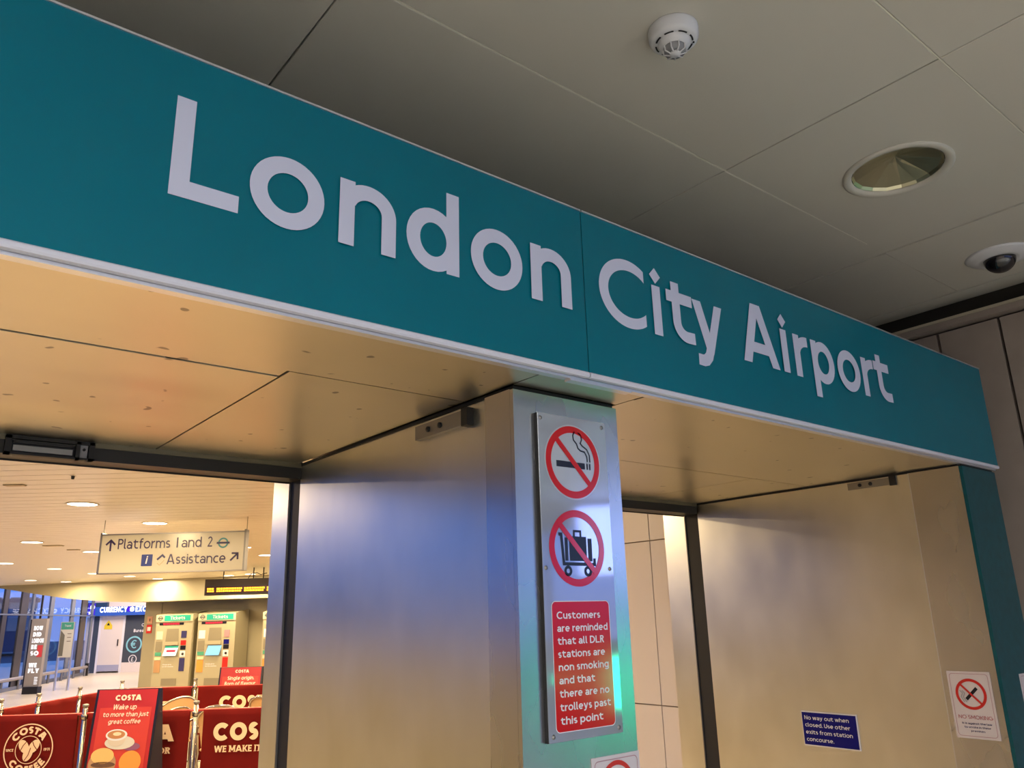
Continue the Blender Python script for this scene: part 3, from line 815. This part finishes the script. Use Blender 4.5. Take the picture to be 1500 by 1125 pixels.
dl = thing('ceiling_downlight', 'unlit round recessed downlight with brass toned reflector in the near ceiling', 'ceiling light', (2.377, -.252, 2.97))
MB().lathe([(.148, .02), (.163, 0), (.163, -.004), (.156, -.007), (.141, -.006), (.135, .003)], seg=48).make('rim', ceil_m, dl)
bb = mat('reflector_alloy', (.66, .62, .42), .36, 1.0)
N = 18
v = []; f = []
rg = [(.135, .003), (.128, .012), (.03, .045)]
for r0, z in rg:
    for k_ in range(N): v.append((r0 * math.cos(R(20 * k_)), r0 * math.sin(R(20 * k_)), z + (.0015 if k_ % 2 else 0)))
v.append((0, 0, .052))
for i in range(2):
    for k_ in range(N): f.append((i * N + k_, i * N + (k_ + 1) % N, (i + 1) * N + (k_ + 1) % N, (i + 1) * N + k_))
for k_ in range(N): f.append((2 * N + k_, 2 * N + (k_ + 1) % N, 3 * N))
MB().add(v, f).make('reflector', bb, dl)

cc = thing('dome_camera', 'white flush dome camera with dark glossy bubble at right edge of ceiling', 'camera', (3.345, -.185, 2.972))
MB().lathe([(0, 0), (.117, 0), (.120, -.003), (.112, -.010), (.075, -.022), (.060, -.022), (.056, -.016)], seg=48).make('housing', white, cc)
MB().lathe([(.058 * math.cos(R(a)), -.018 - .055 * math.sin(R(a))) for a in range(0, 91, 9)], seg=36).make('bubble', mat('bubble', (.01, .01, .013), .04, 0, coat=1.0), cc)
MB().lathe([(0, 0), (.02, 0), (.02, .03), (.014, .036), (0, .036)], seg=16).make('lens', mat('lens', (.15, .12, .1), .1, .6), cc).matrix_local = Matrix.Translation((0, 0, -.03)) @ Matrix.Rotation(R(140), 4, 'X')

# ------------------------------------------------------------------ ticket hall things
LL = ['lit downlight nearest the doorway header, largest in the hall ceiling', 'lit downlight just above the hanging platforms sign', 'lit downlight in the second row, left of the hanging sign',
      'lit downlight touching the left edge of the hanging sign', 'lit downlight hidden behind the hanging sign', 'lit downlight beside the steel column, right of the hanging sign',
      'lit downlight at the left picture edge, third row', 'lit downlight in the third row, second from the left edge', 'lit downlight close to the bulkhead, leftmost of the last row',
      'lit downlight close to the bulkhead, second of the last row', 'lit downlight partly behind the lower left corner of the hanging sign', 'lit downlight just below the hanging sign, left of centre',
      'lit downlight nearest the glow on the bulkhead under the hanging sign', 'lit downlight above the left end of the departure display', 'lit downlight above the middle of the departure display']
for q, (x, y) in enumerate(ROOM_LAMPS):
    if q == 0:
        t = thing('recessed_downlight', LL[0], 'ceiling light', (x, y, 2.45), group='lit downlights in the slatted ceiling')
        MB().lathe([(.100, 0), (.104, -.003), (.100, -.006), (.092, -.006), (.090, 0)], seg=32).make('rim', slat_m, t)
        MB().lathe([(0, -.003), (.09, -.003), (.09, -.0035)], seg=32).make('diffuser', lampglow, t)
        LP = t
    else:
        dup(LP, (x, y, 2.45), LL[q] if q < len(LL) else 'lit downlight of the hall ceiling outside the picture')
def rest(name, label, x, y, s_=.09):
    t = thing(name, label, 'ceiling fitting', (x, y, 2.45), -th_)
    box('plate', mat('tan_fitting', (.50, .40, .25), .5), t, -s_, s_, -s_ * .35, s_ * .35, -.008, 0)
    box('bezel', beige, t, -s_ * 1.05, s_ * 1.05, -s_ * .4, s_ * .4, -.003, 0)
rest('ceiling_plate', 'small tan rectangular plate on the slats, nearest the left edge', .648, 4.147, .055)
rest('ceiling_plate', 'small tan plate between the middle downlights', 1.529, 8.052)
rest('ceiling_plate', 'tiny tan plate left of the hanging platforms sign', 1.798, 8.478, .06)
t = thing('ceiling_sensor', 'tiny black sensor dot on the hall ceiling near the header', 'ceiling fitting', (.858, 3.679, 2.45))
MB().lathe([(0, -.02), (.008, -.018), (.010, 0)], seg=12).make('body', black, t)
MB().lathe([(.010, -.002), (.016, -.002), (.016, 0)], seg=16).make('collar', slat_m, t)

# hanging platforms sign (plane faces the entrance)
ps = thing('hanging_sign', 'cream hanging direction sign reading Platforms 1 and 2 and Assistance', 'sign', (1.474, 5.70, 2.036), math.atan2(-.633, .774))
Wp, Hp = 1.133, .303
face = mat('sign_cream', (.60, .57, .44), .25)
box('sign_box', face, ps, .012, Wp - .012, -.03, .03, .006, Hp - .008)
box('frame_bar', dull, ps, 0, .014, -.034, .034, 0, Hp + .01)
box('frame_bar', dull, ps, Wp - .014, Wp, -.034, .034, 0, Hp + .01)
box('frame_bar', dull, ps, 0, Wp, -.034, .034, Hp - .01, Hp)
box('frame_bar', dull, ps, 0, Wp, -.034, .034, 0, .007)
for xx in (.007, Wp - .007):
    MB().tube([(xx, 0, Hp), (xx, 0, 2.45 - 2.036)], .003, 8).make('hanger', beige, ps)
nv = MB()
yy = -.0315
def arrow(mb, cx, cz, s_, ang, y):
    c, q = math.cos(ang), math.sin(ang)
    tr = lambda p: (cx + (p[0] * c - p[1] * q) * s_, cz + (p[0] * q + p[1] * c) * s_)
    mb.rib([tr(p) for p in ((0, -.5), (0, .42))], .17 * s_, y)
    mb.rib([tr(p) for p in ((-.42, .06), (0, .46), (.42, .06))], .17 * s_, y)
arrow(nv, .085, .215, .085, 0, yy)
fit(nv, 'Platforms', .142, .548, .186, .078, .13, yy)
fit(nv, '1', .597, .608, .186, .078, .13, yy); fit(nv, 'and', .636, .790, .186, .078, .13, yy); fit(nv, '2', .838, .874, .186, .078, .13, yy)
fit(nv, 'Assistance', .530, .985, .062, .076, .13, yy)
arrow(nv, 1.050, .105, .080, R(-45), yy)
nv.make('lettering', mat('sign_navy', (.035, .02, .09), .4), ps)
MB().flat(rrect(.335, .420, .052, .140, .004), yy).make('info_square', mat('info_blue', (.02, .04, .22), .4), ps)
text(MB(), 'i', .368, .070, .060, .17, yy - .001, slant=.15).make('info_letter', whitep, ps)
mb = MB(); mb.rib(ell(.958, .213, .034, .034, 28), .012, yy, True); mb.make('roundel_ring', mat('roundel_teal', (.05, .28, .32), .4), ps)
MB().flat([(.908, .206), (1.008, .206), (1.008, .221), (.908, .221)], yy - .001).make('roundel_bar', navy, ps)
mb = MB(); mb.rib([(.456, .098), (.495, .132), (.515, .112)], .014, yy); mb.make('hand_symbol', navy, ps)
mb = MB(); mb.rib([(.458, .072), (.478, .056), (.512, .094)], .005, yy); mb.make('hand_outline', mat('hand_tan', (.45, .36, .2), .5), ps)

# departure display hung from the ceiling
dp = thing('departure_display', 'black hanging departure board with amber dot lettering', 'display', (4.172, 11.30, 2.054), math.atan2(-.60, .76))
box('case', mat('display_case', (.03, .018, .008), .35), dp, 0, 1.7, -.06, .06, 0, .236)
box('screen', mat('display_glass', (.03, .012, .0), .1, 0, (.5, .16, .01), .10), dp, .02, 1.68, -.063, -.06, .03, .125)
for a, b in ((.04, .16), (.18, .56), (.59, .90), (.93, 1.10), (1.13, 1.35), (1.38, 1.62)):
    mb = MB(); x = a
    for zz in (.048, .082): 
        x = a
        while x < b - .02:
            ww = random.uniform(.018, .05); mb.flat([(x, zz), (min(b, x + ww), zz), (min(b, x + ww), zz + .026), (x, zz + .026)], -.0645); x += ww + .006
    mb.make('amber_text', amber, dp)
for xx in (.25, .7, .85, 1.3):
    MB().tube([(xx, 0, .236), (xx, 0, .396)], .008, 6).make('hanger', black, dp)
MB().tube([(.62, 0, .236), (.66, 0, .30), (.75, 0, .32), (.80, .02, .29), (.9, 0, .31)], .006, 6).make('cable', black, dp)

# ticket machines
def ticket_machine(x, label, left):
    t = thing('ticket_machine', label, 'ticket machine', (M0[0] + mdir.x * x, M0[1] + mdir.y * x, 0), Mrz, group=None)
    Wm, Hm = .74, 1.83
    mb = MB()
    mb.prismx([(.10, 0), (.50, 0), (.50, 1.885), (.42, 1.885), (.10, 1.83)], 0, Wm)
    mb.make('cabinet', machine, t)
    box('front_frame', machine, t, .0, Wm, .075, .10, .1, Hm - .002)
    box('header', mat('header_cream', (.50, .47, .34), .4), t, .0, Wm, .06, .075, 1.705, Hm - .01)
    hb = MB().flat([(.17, 1.715), (.70, 1.715), (.70, 1.812), (.17, 1.812)], .058).make('ticket_header', tealp, t)
    fit(MB(), 'Tickets', .29, .59, 1.738, .056, .14, .056).make('header_text', whitep, hb)
    r = MB(); r.rib(ell(.09, 1.765, .036, .036, 24), .012, .0565, True); r.rib([(.035, 1.765), (.145, 1.765)], .018, .0555); r.make('roundel', mat('roundel_dark', (.06, .08, .08), .5), t)
    led = box('led_panel', blackp, t, .07, .56, .070, .076, 1.645, 1.685)
    mb = MB(); x = .15
    while x < .46:
        ww = random.uniform(.02, .05); mb.flat([(x, 1.652), (x + ww, 1.652), (x + ww, 1.677), (x, 1.677)], .069); x += ww + .007
    mb.make('led_text', ledred, led)
    # recess with screen
    mb = MB()
    rec = MB().add([(.20, .0745, 1.10), (.50, .0745, 1.10), (.47, .0745, 1.58), (.23, .0745, 1.58)], [(0, 1, 2, 3)])
    rec.make('recess', machine_d, t)
    box('shelf', machine, t, .22, .48, .055, .08, 1.30, 1.36)
    mb = MB(); mb.add([(.20, .04, 1.12), (.47, .04, 1.12), (.50, .07, 1.28), (.235, .07, 1.28)], [(0, 1, 2, 3)])
    scr = mb.make('screen', screenw if left else screenb, t)
    if left:
        MB().add([(.27, .045, 1.185), (.45, .045, 1.185), (.455, .052, 1.22), (.275, .052, 1.22)], [(0, 1, 2, 3)]).make('screen_message', ledred, scr)
        MB().add([(.232, .060, 1.255), (.495, .060, 1.255), (.50, .065, 1.285), (.235, .065, 1.285)], [(0, 1, 2, 3)]).make('screen_header', tealp, scr)
    a = [(1.40, 1.54, whitep if not left else face), (1.20, 1.37, machine_d), (1.12, 1.18, greenp), (1.05, 1.10, creamp), (.84, 1.04, tan if left else orange)]
    for z0, z1, mm in a:
        box('payment_panel', mm, t, .03, .155, .069, .076, z0, z1)
    a = [(1.42, 1.54, navy if left else pinkline), (1.30, 1.38, redp if left else bluep), (1.22, 1.29, blackp), (1.10, 1.20, whitep), (.86, 1.08, navy if left else redp)]
    for z0, z1, mm in a:
        box('payment_panel', mm, t, .53, .635, .069, .076, z0, z1)
    MB().lathe([(0, 0), (.022, 0), (.022, .01), (0, .01)], seg=14).make('card_slot', blackp, t).matrix_local = Matrix.Translation((.59, .070, 1.15)) @ Matrix.Rotation(R(90), 4, 'X')
    mb = MB(); fit(mb, 'change given', .20, .38, .965, .020, .2, .0735); fit(mb, 'on this machine', .20, .42, .93, .020, .2, .0735); mb.make('small_text', whitep, t)
    box('tray', machine_d, t, .2, .5, .07, .10, .62, .74)
    box('plinth', dark, t, .01, Wm - .01, .09, .48, 0, .1)
ticket_machine(-.955, 'left ticket machine with a white and red screen', True)
ticket_machine(-.105, 'middle ticket machine with a pale blue screen', False)
ticket_machine(1.165, 'right ticket machine mostly hidden behind the steel column', False)
for q, (z0, z1, mm) in enumerate(((1.68, 1.81, mat('notice_pink', (.55, .30, .2), .5)), (1.51, 1.66, redp))):
    t = thing('wall_notice', ['small pink paper notice on the wall left of the machines', 'small red notice below the pink one left of the machines'][q], 'notice', (M0[0] + mdir.x * -1.48 - mdir.y * .0, M0[1] + mdir.y * -1.48, 0), Mrz)
    box('sheet', mm, t, 0, .11, .520, .530, z0, z1)
    box('print', [brown, whitep][q], t, [.045, .02][q], [.065, .09][q], .518, .5205, z0 + .04, z1 - .04 + q * .0)

# shop front beyond
sh = thing('currency_kiosk', 'white and charcoal currency exchange kiosk with blue lit sign', 'kiosk', (7.614, 32.879, 0), math.atan2(-.629, .777))
box('wall', cream, sh, -.60, -.31, 0, .3, 0, 2.0)
box('dark_post', shopdark, sh, -.31, -.10, -.02, .3, 0, 2.03)
dk = box('door', cream, sh, -.02, .80, -.03, .02, .05, 1.98)
box('frame_side', whitep, sh, -.10, -.02, -.04, .3, 0, 2.02); box('frame_side', whitep, sh, .80, .88, -.04, .3, 0, 2.02); box('frame_top', whitep, sh, -.10, .88, -.04, .3, 1.98, 2.04)
box('kick_plate', mat('kick_blue', (.35, .36, .50), .3), sh, -.01, .79, -.045, -.03, .06, .28)
hd = box('handle', blackp, dk, .66, .69, -.07, -.03, .95, 1.18)
MB().flat([(.10, 1.55), (.40, 1.55), (.40, 1.68), (.25, 1.88), (.10, 1.68)], -.035).make('warning_sign', yellow, dk)
MB().flat([(.19, 1.69), (.31, 1.69), (.25, 1.79)], -.037).make('warning_mark', blackp, dk)
box('charcoal_panel', shopdark, sh, .88, 3.2, -.02, .3, .35, 2.04)
box('lower_panel', cream, sh, .88, 3.2, -.02, .3, 0, .35)
box('body', cream, sh, -.60, 3.2, .3, 2.5, 0, 2.9)
box('upper_panel', cream, sh, .19, 3.2, -.05, .3, 2.36, 2.95)
fa = box('sign_fascia', litblue, sh, -.56, 3.2, -.22, .28, 2.04, 2.36)
box('sign_fascia', mat('fascia_top', (.02, .05, .12), .4), sh, -.56, .2, -.20, .28, 2.36, 2.52)
ql = MB().flat([(-.50, 2.05), (-.22, 2.05), (-.22, 2.50), (-.50, 2.50)], -.225).make('lit_square', litindigo, sh)
mb = MB(); mb.rib(ell(-.33, 2.36, .07, .07, 20), .04, -.23, True); fit(mb, 'BOX', -.45, -.26, 2.10, .09, .2, -.23); mb.make('lit_mark', litwhite, ql)
mb = MB(); fit(mb, 'CURRENCY', -.04, .98, 2.16, .19, .2, -.225); fit(mb, 'EXCHANGE', 1.30, 2.5, 2.16, .19, .2, -.225); mb.rib(ell(1.17, 2.255, .055, .055, 20), .06, -.225, True); mb.make('lit_lettering', litwhite, fa)
MB().flat(ell(1.06, 2.255, .10, .10, 20), -.223).make('lit_disc', litindigo, fa)
mb = MB(); mb.rib(ell(1.28, .98, .27, .27, 40), .055, -.024, True); text(mb, '€', 1.16, .84, .30, .13, -.024); mb.make('euro_symbol', cyan, sh)
mb = MB(); mb.rib(ell(1.28, .44 + .02, .14, .14, 32), .03, -.024, True); text(mb, '£', 1.22, .38, .16, .14, -.024); mb.make('pound_symbol', whitep, sh)
mb = MB(); text(mb, 'Bureau', 1.22, 1.42, .11, .17, -.024); text(mb, 'Currency', 1.5, 1.62, .11, .17, -.024); mb.make('panel_text', whitep, sh)

# totem and poster stand before the glazing
tt = thing('advertising_totem', 'tall grey illuminated advertising totem with white text blocks and red patch', 'totem', (4.0, 24.3, 0), math.atan2(-.63, .777))
box('case', mat('totem_grey', (.40, .34, .26), .4), tt, -.02, .38, -.06, .06, .18, 1.90)
box('side', blackp, tt, -.06, -.02, -.05, .06, .18, 1.88)
box('foot', dark, tt, -.02, .38, -.10, .10, 0, .18)
mb = MB()
for q, (z, a, b) in enumerate([(1.60, .06, .30), (1.44, .06, .28), (1.28, .05, .36), (1.12, .05, .20), (.96, .05, .27), (.66, .05, .26), (.52, .05, .34)]):
    fit(mb, ['HOW', 'DID', 'LONDON', 'BE', 'SO', 'WE', 'FLY'][q], a, b, z, .115, .3, -.064)
    mb.make('poster_word', mat('lit_soft', (.6, .6, .6), .4, 0, (.85, .85, .85), .9), tt); mb = MB()
MB().flat([(.22, .92), (.36, .92), (.36, 1.22), (.22, 1.22)], -.063).make('red_patch', mat('lit_red', (.6, .05, .05), .4, 0, (.6, .06, .04), .4), tt)
mb = MB(); 
for q in range(5): mb.flat([(.24, .14 + .1 + q * .04), (.33 - .02 * (q % 2), .24 + q * .04), (.33, .26 + q * .04), (.24, .26 + q * .04)], -.063)
mb.make('fine_print', mat('lit_soft', (.6, .6, .6)), tt)
po = thing('poster_stand', 'freestanding poster frame with a teal heading before the glazing', 'poster', (4.76, 24.8, 0), math.atan2(-.63, .777))
box('leg', alum, po, 0, .04, -.03, .03, 0, 1.80); box('leg', alum, po, .36, .40, -.03, .03, 0, 1.80)
box('poster', mat('poster_cream', (.60, .58, .48), .5), po, .02, .38, -.035, .03, .86, 1.80)
MB().flat([(.03, 1.60), (.37, 1.60), (.37, 1.79), (.03, 1.79)], -.037).make('heading_band', greenp, po)
fit(MB(), 'Travel', .12, .30, 1.67, .06, .15, -.039).make('heading_text', whitep, po)
MB().flat([(.03, .90), (.15, .90), (.15, 1.45), (.03, 1.58)], -.037).make('picture', mat('picture_dark', (.16, .15, .11), .6), po)
mb = MB()
for q in range(3): mb.flat([(.22, 1.28 + q * .1), (.33, 1.28 + q * .1), (.33, 1.295 + q * .1), (.22, 1.295 + q * .1)], -.037)
mb.make('body_lines', brown, po)
# low guard rail in front of the glazing
gr = thing('guard_rail', 'low metal guard rail along the base of the far glazing', 'railing', (3.60, 25.45, 0), math.atan2(.874, .486))
MB().tube([(-6, 0, .30), (6.9, 0, .30)], .05, 8).make('top_rail', mat('rail_tan', (.45, .40, .36), .35, .6), gr)
for q in range(12):
    MB().tube([(-5.6 + q * 1.12, 0, 0), (-5.6 + q * 1.12, 0, .3)], .04, 8).make('post', dull, gr)
MB().box(6.85, 6.95, -.05, .05, 0, .42).make('end_post', dark, gr)

# ------------------------------------------------------------------ cafe enclosure
def post(name, label, loc, h=.98, fac=1):
    t = thing(name, label, 'post', loc)
    MB().lathe([(0, 0), (.17, 0), (.17, .012), (.03, .03)], seg=28).make('base', chrome, t)
    MB().lathe([(.020, .02), (.020, h - .03), (.016, h - .028)], seg=16).make('pole', chrome, t)
    MB().lathe([(.016, h - .03), (.016, h - .02), (.024, h - .018), (.024, h), (.018, h + .004), (0, h + .004)], seg=16).make('finial', dull, t)
    MB().lathe([(.021, h - .115), (.029, h - .113), (.029, h - .075), (.021, h - .073)], seg=16).make('collar', chrome, t)
    return t
BA = math.atan2(-.61, .79)
def banner_panel(label, loc, ang, W, z1, z0, tag_, logo=None):
    t = thing('cafe_banner', label, 'banner', loc, ang)
    n = 14
    mb = MB(); v = []; 
    for i in range(n + 1):
        x = W * i / n
        yb = .006 * math.sin(i * .9)
        v += [(x, -.012, z1), (x, -.006 + yb, z1 - .05), (x, yb * 1.6, (z0 + z1) / 2), (x, yb, z0), (x, .012 + yb, z0), (x, .012, z1)]
    f = []
    for i in range(n):
        for j in range(5): f.append((i * 6 + j, i * 6 + j + 1, i * 6 + j + 7, i * 6 + j + 6))
        f.append((i * 6 + 5, i * 6, i * 6 + 6, i * 6 + 11))
    mb.add(v, f, True).make('fabric', banner, t)
    MB().tube([(-.05, 0, z1 - .004), (W + .05, 0, z1 - .004)], .011, 8).make('rod', mat('rod_red', (.40, .03, .02), .4), t)
    MB().tube([(-.05, 0, z0 + .01), (W + .05, 0, z0 + .01)], .009, 8).make('rod', chrome, t)
    mb = MB()
    if logo == 'round':
        cx, cz = .414, .704
        ro, ri = .1935, .1035
        mb.rib(ell(cx, cz, ro, ro, 48), .009, -.020, True)
        mb.rib(ell(cx, cz, ri, ri, 40), .005, -.020, True)
        def ringtext(s_, rmid, hh, a0, a1, up):
            tw_ = textw(s_, .26, .12); 
            def mp(px, pz):
                a = a0 + (a1 - a0) * px / tw_
                rr_ = rmid + (pz - .5) * hh * (1 if up else -1)
                return (cx + rr_ * math.cos(R(a)), cz + rr_ * math.sin(R(a)))
            text(mb, s_, 0, 0, 1, .26, -.020, .12, xmap=mp)
        ringtext('COSTA', .149, .054, 150, 32, True)
        ringtext('COFFEE', .149, .054, 212, 328, False)
        fit(mb, 'SINCE', cx - .18, cx - .12, cz - .01, .020, .2, -.02); fit(mb, '1971', cx + .125, cx + .172, cz - .01, .020, .2, -.02)
        for (dx, dz, rot) in ((-.038, .025, R(35)), (.043, .025, R(-35)), (.0, -.032, R(-20))):
            mb.disc(cx + dx, cz + dz, .036, .056, -.021 - abs(dx) * .01, 22, rot)
        mb.make('logo', creamp, t)
        mk = MB()
        mk.rib([(cx - .06, cz - .005), (cx - .045, cz + .03), (cx - .02, cz + .06)], .006, -.024)
        mk.rib([(cx + .03, cz + .06), (cx + .045, cz + .03), (cx + .07, cz - .0)], .006, -.024)
        mk.rib([(cx - .02, cz - .08), (cx + .005, cz - .04), (cx + .02, cz + .015)], .006, -.024)
        mk.make('bean_lines', banner, t)
    elif logo:
        for (s_, a, b, z, hh, kw) in logo:
            fit(mb, s_, a, b, z, hh, kw.get('w', .28), -.020, kw.get('gap', .10), slab=kw.get('slab', False))
        mb.make('lettering', creamp, t)
    return t
fo = Vector((1.665, 6.54)); fd = Vector((.79, -.61)).normalized()
def fpt(t): return (fo.x + fd.x * t, fo.y + fd.y * t, 0)
banner_panel('front red cafe banner with the round coffee bean logo, left edge of picture', (*fpt(-.819)[:2], 0), BA, .774, .964, .12, 0, 'round')
banner_panel('front red cafe banner half hidden behind the coffee poster board', (*fpt(.0405)[:2], 0), BA, .832, .966, .12, 0, [('COSTA', .10, .715, .734, .130, {}), ('WE MAKE IT FOR', .09, .70, .642, .047, {'w': .2, 'slab': True})])
banner_panel('front red cafe banner with large letters beside the steel column', (*fpt(.9855)[:2], 0), BA, .832, .968, .12, 0, [('COSTA', .095, .72, .7275, .135, {}), ('WE MAKE IT FOR', .112, .64, .640, .049, {'w': .2, 'slab': True})])
for q, a in enumerate((-.868, .009, .918, 1.868)):
    post('barrier_post', ['chrome barrier post at the left end of the front banners', 'chrome barrier post right of the round logo banner', 'chrome barrier post between the two large lettered front banners', 'chrome barrier post at the hidden right end of the front banners'][q], fpt(a), 1.034)
bpts = [(.55, 7.55), (1.25, 7.90), (1.62, 8.30), (2.10, 8.86), (2.68, 9.50), (3.36, 8.98), (4.35, 8.215), (5.3, 7.48)]
blab = ['back red banner at the far left edge behind the round logo banner', 'short back red banner sloping up from the left edge', 'back red banner showing the top of a round emblem', 'back red banner right of the emblem one, rising to the right', 'back red banner behind the coffee poster board and chair', 'back red banner with cream letters under the red menu board', 'back red banner hidden behind the steel column']
for q in range(len(bpts) - 1):
    a, b = Vector(bpts[q]), Vector(bpts[q + 1]); d = b - a; L_ = d.length
    banner_panel(blab[q], (a.x + d.x / L_ * .04, a.y + d.y / L_ * .04, 0), math.atan2(d.y, d.x), L_ - .08, .94, .12, 0,
                 [('COSTA', .26, .98, .685, .145, {})] if q == 5 else ([('COSTA', -.0 + .16, .62, .66, .13, {})] if q == 4 else None))
plab = ['chrome post of the back banners, left of the picture', 'chrome post of the back banners hidden at the left edge', 'chrome post of the back banners standing left of the emblem', 'chrome post of the back banners right of the emblem', 'chrome post of the back banners behind the coffee poster board', 'chrome post of the back banners left of the menu board', 'chrome post of the back banners behind the column', 'chrome post ending the back banners']
for q, p in enumerate(bpts):
    post('barrier_post', plab[q], (*p, 0), 1.03)
# poster boards
def aboard(label, loc, rz, W, Hh, lines, pic, k=1.0):
    zk = lambda z: 1.65 - (1.65 - z) * k
    W *= k; Hh = zk(Hh)
    t = thing('poster_board', label, 'poster board', loc, rz)
    lean = .16
    def sl(z): return lean * (z / Hh)
    def quad(x0, x1, z0, z1, off): return [(x0, sl(z0) - off, z0), (x1, sl(z0) - off, z0), (x1, sl(z1) - off, z1), (x0, sl(z1) - off, z1)]
    fr = MB()
    fr.prismx([(0, .03), (.035, .03), (.035 + lean, Hh), (lean, Hh)], -.02, W + .02); fr.make('frame', blackp, t)
    bk_ = MB(); bk_.prismx([(.42, .0), (.45, .0), (.06 + lean, Hh - .02), (.04 + lean, Hh - .05)], -.01, W + .01); bk_.make('back_panel', blackp, t)
    sp = MB(); 
    for xx in (-.02, W + .008): sp.prismx([(.03, .12), (.42, .1), (.19, Hh - .04)], xx, xx + .012)
    sp.make('side_gusset', blackp, t)
    p = MB().add(quad(0, W, .04, Hh - .005, .003), [(0, 1, 2, 3)]).make('poster', boardred, t)
    MB().add(quad(.03, W - .03, .05, Hh * .885, .005), [(0, 1, 2, 3)]).make('poster_field', boardred2, t)
    mb = MB()
    for (s_, a, b, z, hh, w__) in lines:
        n0 = len(mb.v)
        fit(mb, s_, a * W, b * W, zk(z), hh * k, w__, 0, slant=.15 if w__ < .25 else 0)
        mb.v[n0:] = [(x, sl(z_) - .008 + y_, z_) for x, y_, z_ in mb.v[n0:]]
        mb.make('poster_line', mat('poster_cream_text', (.80, .66, .55), .5), t); mb = MB()
    if pic:
        def blob(nm, m_, cx, cz, rx, rz_, off, rot=0):
            b = MB().disc(cx * k, zk(cz), rx * k, rz_ * k, 0, 24, rot)
            b.v = [(x, sl(z_) - off, z_) for x, _, z_ in b.v]
            b.make(nm, m_, t)
        blob('saucer', mat('saucer_grey', (.55, .55, .50), .4), .245, .722, .125, .052, .0085)
        blob('cup_body', mat('cup_shade', (.55, .50, .42), .4), .215, .748, .074, .056, .0095)
        blob('cup', whitep, .21, .780, .090, .044, .0100)
        blob('coffee', mat('coffee_print', (.42, .20, .08), .5), .208, .783, .074, .032, .0108)
        blob('milk_foam', mat('foam', (.75, .60, .42), .5), .215, .788, .035, .014, .0113)
        blob('sandwich', tan, .125, .565, .115, .10, .0090)
        blob('sandwich_filling', brown, .135, .560, .100, .022, .0100)
        blob('sandwich_top', mat('bread', (.72, .45, .16), .5), .12, .625, .095, .060, .0100)
        blob('pastry', orange, .355, .575, .090, .085, .0090)
        blob('pastry_base', brown, .355, .495, .085, .030, .0096)
        blob('napkin', mat('mauve', (.22, .08, .16), .5), .345, .690, .075, .030, .0080)
    return t
d1 = Vector((.77, -.637)).normalized()
aboard('red coffee poster board with cup and sandwiches leaning in front of the front banners', (1.567, 5.98, 0), math.atan2(-.637, .77), .50, 1.135,
       [('COSTA', .30, .74, 1.045, .044, .28), ('Wake up', .28, .68, .975, .040, .16), ('to more than just', .13, .90, .920, .036, .16), ('great coffee', .24, .78, .865, .036, .16)], True, .93)
aboard('red menu board reading Single origin behind the back banners', (4.10, 10.37, 0), math.atan2(-.637, .77), .56, 1.06,
       [('COSTA', .36, .70, .985, .040, .28), ('Single origin.', .18, .84, .895, .048, .18), ('Born of flavour', .12, .88, .825, .048, .18)], False)

# bistro chairs
def chair(label, loc, rz):
    t = thing('cafe_chair', label, 'chair', loc, rz)
    for sx in (-1, 1):
        MB().tube([(sx * .22, .20, 0), (sx * .20, .18, .45)], .012, 8).make('leg', chrome, t)
        MB().tube([(sx * .24, -.26, 0), (sx * .20, -.20, .45), (sx * .20, -.24, .62)], .012, 8).make('leg', chrome, t)
    arc = [(-.27, .16, .66)] + [(.27 * -math.cos(R(a)), -.02 - .26 * math.sin(R(a)), .68 + .20 * math.sin(R(a))) for a in range(0, 181, 12)] + [(.27, .16, .66)]
    MB().tube(arc, .014, 8).make('arm_hoop', chrome, t)
    MB().tube([(p[0] * .93, p[1] * .93 + .02, p[2] - .10) for p in arc[2:-2]], .010, 8).make('lower_hoop', chrome, t)
    v = []
    for p in arc[3:-3]:
        v += [(p[0] * .97, p[1] * .97, p[2] - .012), (p[0] * .80, p[1] * .80, .48)]
    nn = len(v) // 2
    MB().add(v, [(2 * i, 2 * i + 1, 2 * i + 3, 2 * i + 2) for i in range(nn - 1)], True).make('backrest', rattan, t)
    MB().lathe([(0, .45), (.22, .45), (.235, .46), (.22, .475), (0, .47)], seg=28).make('seat', rattan, t)
    return t
chair('rattan cafe chair with chrome hoop left of the middle front post', (2.86, 8.22, 0), R(128))
chair('rattan cafe chair whose rounded back rises over the right front banner', (3.14, 7.30, 0), R(-35))
chair('rattan cafe chair beside the steel column edge', (3.86, 7.78, 0), R(-60))
